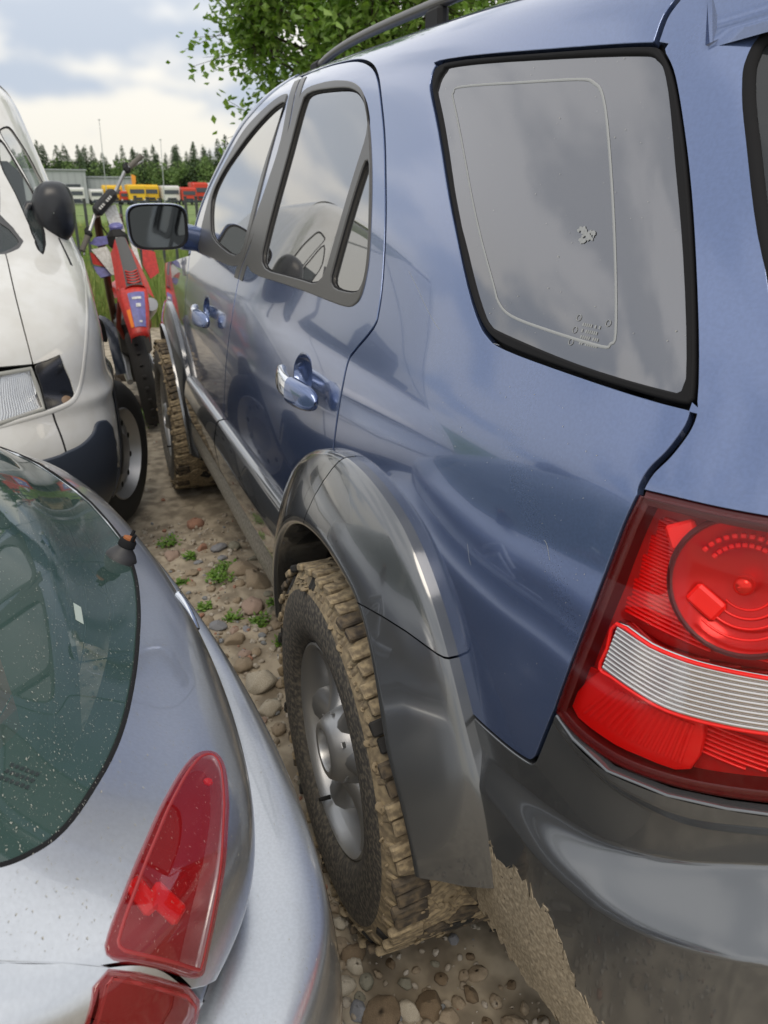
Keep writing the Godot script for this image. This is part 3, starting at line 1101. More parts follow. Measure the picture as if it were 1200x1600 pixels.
func build_suv() -> void:
	var car := thing("blue_suv", "muddy blue SUV with dark grey flares, red rear lamp and big off-road tyres", "car")
	var S := suv_skin()
	var D := {}
	for k in SUV_LINES: D[k] = pairs(SUV_LINES[k])
	var gap := .0046
	# --- doors
	var shut := crv(D.shut)
	var bgap := crv(D.bgap)
	var apil := crv(D.apillar)
	var fgap := crv(D.fgap)
	var handles := {"r": D.h_rear[0], "f": D.h_front[0]}
	var cup := {}
	for k in handles:
		var e := S.ev(handles[k].x, handles[k].y)
		var ring := PackedVector2Array()
		for s in 28:
			var a := TAU * s / 28
			ring.append(handles[k] + Vector2((cos(a) * .058 - .030) * 1.15 / e[2].length(), (sin(a) * .036 + .008) * 1.25 / e[3].length()))
		cup[k] = ring
	var r_trim := inset(S, chk(D.r_trim), .003)
	var f_trim := inset(S, chk(D.f_trim), .003)
	var be: Vector2 = D.bgap[-1]
	var rear_out := bgap.duplicate()
	rear_out.append_array([Vector2(be.x - .05, 1.2), Vector2(be.x - .05, .8), Vector2(7.1, .8), Vector2(7.25, 2.0), Vector2(7.6, 2.9)])
	rear_out.append_array(rev(shut))
	var rd := part("rear_door", patch(S, inset(S, rear_out, gap), [r_trim, cup.r], .08, .14), M.paint, car)
	var front_out := PackedVector2Array()
	front_out.append_array(rev(bgap))
	front_out.append_array(apil)
	front_out.append_array(fgap)
	front_out.append_array([Vector2(3.95, 1.2), Vector2(3.95, .8), Vector2(be.x - .05, .8), Vector2(be.x - .05, 1.2)])
	var fd := part("front_door", patch(S, inset(S, front_out, gap), [f_trim, cup.f], .06, .16), M.paint, car)
	pull_handle(rd, S, handles.r, 1)
	pull_handle(fd, S, handles.f, 1)
	var r_glass := inset(S, chk(D.r_glass), -.008)
	var r_fix := inset(S, chk(D.r_fix), -.005)
	var f_glass := inset(S, chk(D.f_glass), -.007)
	part("window_trim", patch(S, inset(S, r_trim, .001), [r_glass, r_fix], .08, .14, .003, .02, .004), M.trim, rd)
	part("window_trim", patch(S, inset(S, f_trim, .001), [f_glass], .06, .16, .003, .02, .004), M.trim, fd)
	part("window_glass", patch(S, grow(S, r_glass, .006), [], .10, .2, -.006, 0), M.tint, rd)
	part("fixed_glass", patch(S, grow(S, r_fix, .006), [], .10, .2, -.006, 0), M.tint, rd)
	part("window_glass", patch(S, grow(S, f_glass, .006), [], .10, .2, -.006, 0), M.tint_light, fd)
	# dark cover strips on the pillar between the doors
	for sd in [[.014, .11, rd], [-.014, -.13, fd]]:
		var strip := PackedVector2Array()
		var back_edge := PackedVector2Array()
		for k in 26:
			var q: Vector2 = bgap[k]
			if q.y > 11.75: continue
			strip.append(q + Vector2(sd[0], 0))
			back_edge.append(q + Vector2(sd[1], 0))
		strip.append_array(rev(back_edge))
		part("pillar_cover", patch(S, strip, [], .06, .2, .0016, .004, .001), M.trim, sd[2])
	# rubber lips against the glass
	for L in [[r_glass, rd], [r_fix, rd], [f_glass, fd]]:
		var loop: PackedVector2Array = L[0]
		loop.append(loop[0])
		part("glass_seal", bead(S, loop, .006, .003, -.002), M.black_rubber, L[1])
	# belt moulding
	var belt := PackedVector2Array()
	for k in 21: belt.append(D.r_trim[-4].lerp(D.r_trim[10], k / 20.0) if false else Vector2(lerpf(3.95, 8.12, k / 20.0), lerpf(7.03, 7.30, k / 20.0)))
	# --- quarter panel with the pillars and the roof edge
	var qo := crv(D.q_out, 4, true)
	var n_corner := 13 * 4
	var around := qo.slice(0, n_corner)          # from the top rear corner round the front to the bottom rear corner
	var rim_rear := qo.slice(n_corner)           # up the rear edge
	var g_top := crv(D.gate_top)
	var g_low := crv(D.gate_low)
	var lampo: PackedVector2Array = D.lamp
	var lamp_left := crv(PackedVector2Array([lampo[11], lampo[12], lampo[13], lampo[14], lampo[0]]))
	var qlow := crv(D.quarter_low)
	var roof_v := 12.55
	var qp := PackedVector2Array()
	qp.append_array([Vector2(11.9, roof_v), Vector2(9.0, roof_v), Vector2(7.0, roof_v), Vector2(5.6, roof_v), Vector2(5.75, 12.3)])
	qp.append_array(shut)
	qp.append_array(rev(arch(S, 0, .45, .88, 1.87)))
	var qstart := qp.size()
	qp.append_array(qlow)
	qp.append_array(lamp_left)
	qp.append_array(rev(g_low.slice(6)))
	qp.append_array(rev(around))
	qp.append_array(rev(g_top))
	var quarter := part("quarter_panel", patch(S, inset(S, qp, gap), [], .10, .14), M.paint, car)
	var q_glass := inset(S, crv(D.q_glass, 4, true), -.005)
	var qw := part("quarter_window", patch(S, grow(S, q_glass, .004), [], .12, .16, -.004, 0), M.tint_grey, car)
	part("seal", patch(S, inset(S, chk(D.q_out), .003), [q_glass], .10, .14, .001, .014, .003), M.black_rubber, qw)
	var ql := crv(D.q_line, 4, true)
	ql.append(ql[0])
	part("antenna_line", bead(S, ql, .0017, .0004, -.0036), M.etch, qw)
	window_marks(qw, S)
	# --- tailgate (left half and its mirror image)
	var mid := 16.5
	var rg := crv(D.rear_glass)
	var gate := PackedVector2Array()
	gate.append_array([Vector2(11.95, 11.75)])
	gate.append_array(g_top)
	gate.append_array(rev(rim_rear))
	gate.append_array(g_low)
	gate.append_array(crv(PackedVector2Array([lampo[0], lampo[1], lampo[2], lampo[3], lampo[4]])))
	gate.append_array([Vector2(13.11, 6.30), Vector2(13.52, 3.50), Vector2(14.2, 3.55), Vector2(mid, 3.6), Vector2(mid, 7.9)])
	gate.append_array([Vector2(13.4, 7.8), Vector2(12.8, 7.85)])
	gate.append_array(rev(rg))
	gate.append_array([Vector2(12.9, 10.45), Vector2(13.6, 10.55), Vector2(mid, 10.6), Vector2(mid, 11.75)])
	var gate_poly := inset(S, gate, gap)
	for k in gate_poly.size():
		if gate_poly[k].x > mid - .2: gate_poly[k].x = mid
	part("tailgate", patch(S, gate_poly, [], .10, .16), M.paint, car)
	part("tailgate", patch(S, gate_poly, [], .2, .3, 0, .012, .0015, null, 0.0), M.paint, car)
	var rgp := PackedVector2Array([Vector2(mid, 7.9), Vector2(13.4, 7.8), Vector2(12.8, 7.85)])
	rgp.append_array(rev(rg))
	rgp.append_array([Vector2(12.9, 10.45), Vector2(13.6, 10.55), Vector2(mid, 10.6)])
	part("rear_window", patch(S, rgp, [], .2, .3, -.004, 0), M.tint_rear, car)
	part("rear_window", patch(S, rgp, [], .3, .4, -.004, 0, 0, null, 0.0), M.tint_rear, car)
	var rseal := crv(PackedVector2Array([Vector2(14.5, 7.8), Vector2(13.4, 7.8), Vector2(12.8, 7.85), D.rear_glass[6], D.rear_glass[4], D.rear_glass[3], D.rear_glass[2], D.rear_glass[1], D.rear_glass[0], Vector2(13.0, 10.45), Vector2(14.5, 10.57)]))
	part("rear_window_seal", bead(S, rseal, .007, .004, -.003), M.black_rubber, car)
	# spoiler over the rear window
	var sp := Mb.new()
	var sr := [[], [], [], [], [], []]
	for k in 15:
		var u := lerpf(12.05, 16.5, k / 14.0)
		var e1 := S.ev(u, lerpf(10.45, 11.2, smoothstep(0.0, .3, k / 14.0)))
		var q := smoothstep(0.0, .16, k / 14.0)
		var back := Vector3(0, -.012, 1)
		sr[0].append(S.at(Vector2(u, 11.9), .002))
		sr[1].append(S.at(Vector2(u, 11.6), .012 + .012 * q))
		sr[2].append(e1[0] + back * (.012 + .12 * q) + Vector3(0, .02, 0))
		sr[3].append(e1[0] + back * (.014 + .126 * q) + Vector3(0, .008, 0))
		sr[4].append(e1[0] + back * (.010 + .115 * q) + Vector3(0, -.008, 0))
		sr[5].append(S.at(Vector2(u, lerpf(10.35, 10.72, q)), .004))
	sp.strip(sr, Vector3(0, .7, .7))
	part("spoiler", sp.mesh(), M.paint, car)
	var cap := Mb.new()
	var pts := []
	for k in 6: pts.append(sr[k][0])
	cap.face(pts, Vector3(-1, 0, 0))
	part("spoiler_end", cap.mesh(), M.paint, car)
	# --- roof, bonnet, wing, other side
	var roof_poly := PackedVector2Array([Vector2(5.6, roof_v), Vector2(11.9, roof_v), Vector2(14.2, 12.7), Vector2(15.5, 13.6), Vector2(14, 15), Vector2(5.2, 15), Vector2(5.3, 13.6)])
	part("roof_panel", patch(S, inset(S, roof_poly, .002), [], .2, .2, 0, .012, .003), M.paint, car)
	part("roof_panel", patch(S, inset(S, roof_poly, .002), [], .4, .4, 0, .012, .003, null, 0.0), M.paint, car)
	var wing := PackedVector2Array([Vector2(0, 1.0), Vector2(0, 5.2), Vector2(1.5, 5.75), Vector2(3.0, 6.35)])
	wing.append_array(fgap)
	wing.append(Vector2(3.95, .8))
	wing.append_array(arch(S, -2.71, .5, .25, 2.9))
	part("front_wing", patch(S, inset(S, wing, gap), [], .10, .16), M.paint, car)
	var bon := Mb.new()
	var rows := []
	for k in 13:
		var u := 3.85 * k / 12.0
		var v := 5.25 + 1.3 * u / 3.85
		var a := S.at(Vector2(u, v), -.002)
		var line := []
		for s in 9:
			var t := s / 8.0
			line.append(Vector3(lerpf(a.x, 0, t), a.y + .075 * sin(t * PI / 2) , a.z - .03 * t))
		rows.append(line)
	bon.strip(rows, Vector3.UP)
	part("bonnet", bon.mesh(), M.paint, car)
	# windscreen and its pillars
	var ws := Mb.new()
	rows = []
	for k in apil.size():
		var a := S.at(apil[k], -.005)
		var line := []
		for s in 9:
			var t := s / 8.0
			line.append(Vector3(a.x * (1.0 - t), a.y + .02 * sin(t * PI / 2), a.z - .16 * sin(t * PI / 2)))
		rows.append(line)
	ws.strip(rows, Vector3(0, .6, -.8))
	part("windscreen", ws.mesh(), M.tint_light, car)
	var cowl := Mb.new()
	var base_l := S.at(apil[-1], 0)
	cowl.box(Vector3(0, base_l.y - .03, base_l.z - .05), Vector3(1.66, .06, .25), Basis.IDENTITY, .01)
	part("cowl", cowl.mesh(), M.black, car)
	part("pillar_seam", bead(S, apil, .012, .004, 0), M.paint, car)
	var side := PackedVector2Array([Vector2(0, 1.0), Vector2(0, 5.2), Vector2(3.2, 6.4), Vector2(3.9, 7.0), Vector2(4.2, 9.4), Vector2(4.95, 10.8), Vector2(5.6, 12.5), Vector2(12, 12.5), Vector2(12.4, 6.3), Vector2(12.0, 1.0)])
	var sidewin := PackedVector2Array([Vector2(4.4, 7.6), Vector2(4.6, 9.4), Vector2(5.6, 11.3), Vector2(8.0, 11.2), Vector2(11.3, 10.2), Vector2(11.6, 7.7)])
	part("far_side_panel", patch(S, side, [sidewin], .4, .5, 0, .012, .002, null, 0.0), M.paint, car)
	part("far_side_glass", patch(S, sidewin, [], .4, .5, -.004, 0, 0, null, 0.0), M.tint, car)
	# inner shell in black, added behind the skin to paint shade into the seams
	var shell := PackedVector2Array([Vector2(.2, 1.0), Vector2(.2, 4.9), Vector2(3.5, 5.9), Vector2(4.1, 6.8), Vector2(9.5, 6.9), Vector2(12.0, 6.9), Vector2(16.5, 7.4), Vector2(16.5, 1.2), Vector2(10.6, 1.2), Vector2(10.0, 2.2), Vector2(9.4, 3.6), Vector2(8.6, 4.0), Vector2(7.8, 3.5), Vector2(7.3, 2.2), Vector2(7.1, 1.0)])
	part("black_gap_backing", patch(S, shell, [crv(PackedVector2Array([Vector2(11.3, 3.0), Vector2(11.75, 6.3), Vector2(13.2, 6.5), Vector2(13.7, 6.4), Vector2(13.75, 3.2), Vector2(12.3, 3.0)]), 1)], .3, .4, -.03, 0), M.black, car)
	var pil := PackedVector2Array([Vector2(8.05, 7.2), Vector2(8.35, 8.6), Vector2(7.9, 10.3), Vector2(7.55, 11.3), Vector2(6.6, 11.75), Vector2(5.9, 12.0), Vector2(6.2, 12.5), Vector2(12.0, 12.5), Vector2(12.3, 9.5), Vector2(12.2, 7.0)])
	part("black_gap_backing", patch(S, pil, [grow(S, q_glass, .01)], .2, .3, -.022, 0), M.black, car)
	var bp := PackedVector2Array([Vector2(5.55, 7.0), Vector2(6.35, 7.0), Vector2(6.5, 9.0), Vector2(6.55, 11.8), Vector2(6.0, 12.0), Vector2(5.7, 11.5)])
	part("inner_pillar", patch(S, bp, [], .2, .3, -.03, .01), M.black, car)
	suv_interior(car)
	# --- bumper
	var lt: PackedVector2Array = crv(D.ledge_top)
	var ll: PackedVector2Array = crv(D.ledge_low)
	var lp: PackedVector2Array = crv(D.lip_low)
	var at_u := func(line: PackedVector2Array, u: float) -> float:
		if u <= line[0].x: return line[0].y
		for k in line.size() - 1:
			if line[k + 1].x >= u: return lerpf(line[k].y, line[k + 1].y, (u - line[k].x) / maxf(line[k + 1].x - line[k].x, 1e-5))
		return line[-1].y
	var table := []
	for k in 361: table.append([at_u.call(lt, 9.5 + k * .02), at_u.call(ll, 9.5 + k * .02), at_u.call(lp, 9.5 + k * .02)])
	var ledge := func(u: float, v: float) -> float:
		var row: Array = table[clampi(int((u - 9.5) / .02), 0, 360)]
		var nxt: Array = table[clampi(int((u - 9.5) / .02) + 1, 0, 360)]
		var fr := clampf((u - 9.5) / .02, 0, 360) - floorf(clampf((u - 9.5) / .02, 0, 360))
		var a := lerpf(row[0], nxt[0], fr)
		var b := lerpf(row[1], nxt[1], fr)
		var open := smoothstep(10.5, 12.6, u)
		# a shelf that runs level round the corner and stands further out towards the rear
		var reach := .012 + .125 * maxf(a - b, 0.0)
		var t := clampf((a + .05 - v) / .27, 0, 1)
		var step := (t * t * (3 - 2 * t) * .5 + t * .5) * reach - .012 * open * smoothstep(0, 1, clampf((a - .1 - v) / 1.6, 0, 1))
		var c := lerpf(row[2], nxt[2], fr)
		var lip := smoothstep(c - .14, c + .02, v) * .014 * smoothstep(11.2, 12.0, u)
		return step + lip - .008 * smoothstep(.9, .3, v)
	var bump := PackedVector2Array()
	bump.append_array(rev(arch(S, 0, .515, -.06, .72, 16)).slice(0, 0))
	bump.append_array(qlow)
	for k in [11, 10, 9, 8, 7, 6, 5]: bump.append(lampo[k])
	bump.append_array([Vector2(14.2, 3.5), Vector2(mid, 3.55), Vector2(mid, .45)])
	bump.append_array(rev(crv(D.bump_bot)))
	bump.append_array([Vector2(10.3, .35), Vector2(10.12, 1.2), Vector2(9.98, 1.9)])
	var bp2 := inset(S, bump, gap * .8)
	part("rear_bumper", patch(S, bp2, [], .045, .02, .001, .014, .002, ledge), M.grey_gloss, car)
	part("rear_bumper", patch(S, bp2, [], .2, .15, .001, .014, .002, ledge, 0.0), M.grey_gloss, car)
	var mud := crv(D.mud, 3, true)
	var rng := RandomNumberGenerator.new()
	rng.seed = 5
	var rough := PackedVector2Array()
	for k in mud.size():
		for s in 3:
			var q := mud[k].lerp(mud[(k + 1) % mud.size()], s / 3.0)
			rough.append(q + Vector2(rng.randf_range(-.05, .05), rng.randf_range(-.09, .09)))
	var nz := FastNoiseLite.new()
	nz.seed = 3
	nz.frequency = 3.0
	var crust := func(u: float, v: float) -> float:
		return ledge.call(u, v) + .0017 + .0012 * nz.get_noise_2d(u * 5, v * 5) + .0009 * nz.get_noise_2d(u * 16, v * 16)
	flecks(car, S, Vector2(5.0, 3.0), Vector2(11.6, 7.0), 900, .0022, M.fleck, 71, .0006)
	flecks(qw, S, Vector2(8.6, 7.6), Vector2(12.0, 10.8), 260, .0022, M.fleck, 72, -.003, q_glass)
	flecks(car, S, Vector2(9.9, .5), Vector2(12.6, 2.2), 1100, .0020, M.mud_pale, 74, .0045)
	flecks(car, S, Vector2(4.2, 1.0), Vector2(8.4, 3.4), 3000, .0020, M.mud_pale, 75, .0006)
	var scratch := 0
	for q in [[11.08, 5.1, 11.16, 4.92], [8.9, 8.1, 9.5, 7.5], [10.3, 4.4, 10.36, 4.2]]:
		var sl := PackedVector2Array()
		for k in 9: sl.append(Vector2(q[0], q[1]).lerp(Vector2(q[2], q[3]), k / 8.0) + Vector2(0, .04 * sin(k * .5 + scratch)))
		part("scratch", bead(S, sl, .00035, .0001, .0001), M.etch, quarter)
		scratch += 1
	part("dried_mud", patch(S, rough, [], .035, .035, .0, .002, .0005, crust), M.mud_pale, car)
	# --- flares: one on the door, one on the quarter panel, one on the bumper
	for f in [[PI - .12, 1.621, 0.0, .17], [1.614, .826, .17, .36], [.820, .17, .36, 0.0]]:
		part("arch_flare", flare_piece(S, 0.0, f[0], f[1], 26, f[2], f[3]), M.grey_gloss, car)
	part("front_arch_flare", flare_piece(S, -2.71, PI + .2, -.16, 44, 0, 0, .5), M.grey_gloss, car)
	# wheel wells
	for zc in [0.0, -2.71]:
		var ww := Mb.new()
		var wa := []
		var wb := []
		var wc := []
		for k in 33:
			var a := -.12 + (PI + .24) * k / 32.0
			wa.append(Vector3(-.86, .36 + .449 * sin(a), zc + .449 * cos(a)))
			wb.append(Vector3(-.55, .36 + .449 * sin(a), zc + .449 * cos(a)))
			wc.append(Vector3(-.54, .36 + .05 * sin(a), zc + .449 * cos(a)))
		ww.strip([wa, wb])
		ww.strip([wb, wc])
		part("wheel_well", ww.mesh(), M.black, car)
	# mud flap behind the rear wheel
	var fl := Mb.new()
	rows = []
	for k in 9:
		var t := k / 8.0
		rows.append([Vector3(-.955 - .012 * sin(t * 3), lerpf(.62, .40, t), .345 + .03 * t), Vector3(-.90, lerpf(.62, .405, t), .385 + .035 * t), Vector3(-.80, lerpf(.62, .43, t), .395 + .04 * t)])
	fl.strip(rows, Vector3(0, 0, 1))
	part("splash_guard", fl.mesh(), M.flap, car)
	# --- side cladding
	var clads := [[-2.13, -1.40], [-1.385, -.53]]
	var prof := [[.672, -.002], [.668, .016], [.655, .026], [.60, .040], [.585, .041], [.50, .036], [.475, .032], [.466, .018]]
	for c in clads:
		var rr := []
		for q in prof:
			var line := []
			for k in 15:
				var z := lerpf(c[0], c[1], k / 14.0)
				var f := flank(S, z, q[0], Vector2(5.5, 2))
				line.append(f[0] + Vector3(-q[1], 0, 0))
			rr.append(line)
		part("door_cladding", sweep_piece(rr), M.grey_gloss, car)
	var sill := [[.470, .012], [.462, .022], [.40, .030], [.36, .028], [.315, .012], [.30, -.02], [.30, -.12]]
	var rr2 := []
	for q in sill:
		var line := []
		for k in 21:
			var z := lerpf(-2.2, -.46, k / 20.0)
			var f := flank(S, z, maxf(q[0], .285), Vector2(5.5, 1))
			line.append(Vector3(f[0].x - q[1], q[0], z))
		rr2.append(line)
	part("sill", sweep_piece(rr2), M.sill, car)
	# --- lamp
	suv_lamp(car, S, D)
	# --- mirror
	var mc := Vector3(-1.005, 1.272, -1.97)
	var face := func(s: float, depth: float) -> Array:
		var line := []
		for k in 65:
			var a := TAU * k / 64
			var ca := cos(a)
			var sa := sin(a)
			line.append(mc + Vector3(signf(ca) * pow(absf(ca), .5) * (.108 + .006 * sa) * s, signf(sa) * pow(absf(sa), .5) * .080 * s, depth))
		return line
	var mm := Mb.new()
	mm.strip([face.call(.90, .012), face.call(.95, .022), face.call(1.0, .020), face.call(1.03, .0), face.call(1.0, -.05), face.call(.8, -.1), face.call(.4, -.125), face.call(.02, -.128)])
	var mir := part("door_mirror", mm.mesh(), M.paint, car)
	mm = Mb.new()
	var fl2: Array = face.call(.94, .010)
	var c0 := mm.vert(mc + Vector3(0, 0, .012), Vector3(0, 0, 1))
	var ids := []
	for q in fl2: ids.append(mm.vert(q, Vector3(0, .0, 1)))
	for k in 64: mm.tri(c0, ids[k], ids[k + 1])
	part("mirror_glass", mm.mesh(), M.mirror, mir)
	mm = Mb.new()
	mm.strip([face.call(.90, .013), face.call(.93, .024), face.call(.985, .0225)], Vector3(0, 0, 1))
	part("mirror_bezel", mm.mesh(), M.black_rubber, mir)
	mm = Mb.new()
	mm.tube([mc + Vector3(.09, -.035, -.03), mc + Vector3(.16, -.05, -.045), mc + Vector3(.20, -.06, -.06)], [.05, .045, .05], 12)
	part("mirror_arm", mm.mesh(), M.paint, mir)
	# --- roof rails
	for sx in [1.0, -1.0]:
		var rail := Mb.new()
		var line := []
		for k in 25:
			var z := lerpf(-1.25, .32, k / 24.0)
			var y := 1.716 - .035 * smoothstep(-.9, .4, z) - .05 * pow(absf(z + .46) / .79, 6.0)
			line.append(Vector3(-.615 * sx, y + .012, z))
		rail.tube(line, [.0105], 10)
		var ra := part("roof_rail", rail.mesh(), M.trim, car)
		for z in [-1.15, -.36, .28]:
			var ft := Mb.new()
			var yy: float = 1.716 - .035 * smoothstep(-.9, .4, z)
			ft.box(Vector3(-.617 * sx, yy - .018, z), Vector3(.024, .05, .07), Basis.IDENTITY, .008)
			part("rail_foot", ft.mesh(), M.black, ra)
	# --- wheels
	road_wheel(car, "rear_wheel", 0.0, true, 41)
	road_wheel(car, "front_wheel", -2.71, true, 42)
	road_wheel(car, "rear_wheel", 0.0, false, 43, true)
	road_wheel(car, "front_wheel", -2.71, false, 44, true)
	# underbody
	var ub := Mb.new()
	ub.box(Vector3(0, .42, -1.35), Vector3(1.45, .22, 4.3), Basis.IDENTITY, .03)
	part("underbody", ub.mesh(), M.black, car)
	var axl := Mb.new()
	axl.tube([Vector3(-.75, .36, 0), Vector3(.75, .36, 0)], [.05], 10)
	part("rear_axle", axl.mesh(), M.dark_metal, car)

func suv_interior(car: Node3D) -> void:
	for z in [-1.75, -.85]:
		for x in [-.38, .38]:
			var mb := Mb.new()
			mb.box(Vector3(x, .78, z), Vector3(.5, .18, .5), Basis.IDENTITY, .05)
			mb.box(Vector3(x, 1.08, z + .28), Vector3(.48, .6, .14), Basis(Vector3.RIGHT, -.2 + .0), .05)
			mb.box(Vector3(x, 1.46, z + .35), Vector3(.26, .18, .09), Basis(Vector3.RIGHT, -.2), .035)
			part("seat", mb.mesh(), M.seat, car)
	var fl := Mb.new()
	fl.box(Vector3(0, .60, -.9), Vector3(1.5, .06, 3.0))
	fl.box(Vector3(0, .9, .35), Vector3(1.4, .04, .7))
	part("cabin_floor", fl.mesh(), M.black, car)
	var hd := Mb.new()
	hd.box(Vector3(0, 1.60, -.6), Vector3(1.2, .02, 1.5))
	part("headliner", hd.mesh(), M.seat, car)
	var ds := Mb.new()
	ds.box(Vector3(0, .98, -2.15), Vector3(1.5, .25, .4), Basis.IDENTITY, .06)
	part("dashboard", ds.mesh(), M.black, car)
	var wh := Mb.new()
	var ring := []
	for k in 33: ring.append(Vector3(-.38 + cos(TAU * k / 32) * .18, 1.08 + sin(TAU * k / 32) * .165, -1.82 - sin(TAU * k / 32) * .07))
	wh.tube(ring, [.015], 8, false)
	part("steering_wheel", wh.mesh(), M.black, car)

func window_marks(w: Node3D, S: BodySkin) -> void:
	# remains of a sticker, and the maker's print in the corner of the pane
	var rng := RandomNumberGenerator.new()
	rng.seed = 12
	var c := Vector2(10.86, 8.66)
	var bits := Mb.new()
	for k in 34:
		var q := c + Vector2(rng.randfn(0, .055), rng.randfn(0, .03))
		var e := S.ev(q.x, q.y)
		var r := rng.randf_range(.0012, .0042)
		var pts := []
		var n := rng.randi_range(4, 6)
		var a0 := rng.randf() * TAU
		for s in n:
			var a := a0 + TAU * s / n
			pts.append(e[0] + e[1] * (-.0032 + k * .00001) + (e[2].normalized() * cos(a) + e[3].normalized() * sin(a)) * r * rng.randf_range(.6, 1.2))
		bits.face(pts, e[1])
	part("sticker_rest", bits.mesh(), M.etch, w)
	var f := SystemFont.new()
	f.font_names = PackedStringArray(["Droid Sans"])
	var lines := ["TEMPERED", "43R-00122", "DOT-178 M55", "AS2 SLOT"]
	var uv0 := Vector2(10.99, 7.93)
	var e0 := S.ev(uv0.x, uv0.y)
	var X: Vector3 = e0[2].normalized()
	var Y: Vector3 = (e0[3] - X * e0[3].dot(X)).normalized()
	var mb := Mb.new()
	# rows of fine print as short dashes, too small to read
	for r in 4:
		for k in 9:
			if rng.randf() < .12: continue
			var p: Vector3 = e0[0] + e0[1] * -.0034 + X * (.0033 * k - .004 + r * .0015) - Y * (.0068 * r)
			mb.face([p, p + X * .0024, p + X * .0024 + Y * .0036, p + Y * .0036], e0[1])
	part("glass_print", mb.mesh(), M.etch, w)
	for q in [Vector2(-.013, .008), Vector2(-.013, -.006), Vector2(-.013, -.02), Vector2(.034, .008)]:
		var rg := Mb.new()
		var line := []
		for k in 17: line.append(e0[0] + e0[1] * -.0034 + X * (q.x + cos(TAU * k / 16) * .0035) + Y * (q.y + sin(TAU * k / 16) * .0035))
		rg.tube(line, [.0004], 5, false)
		part("glass_mark", rg.mesh(), M.etch, w)

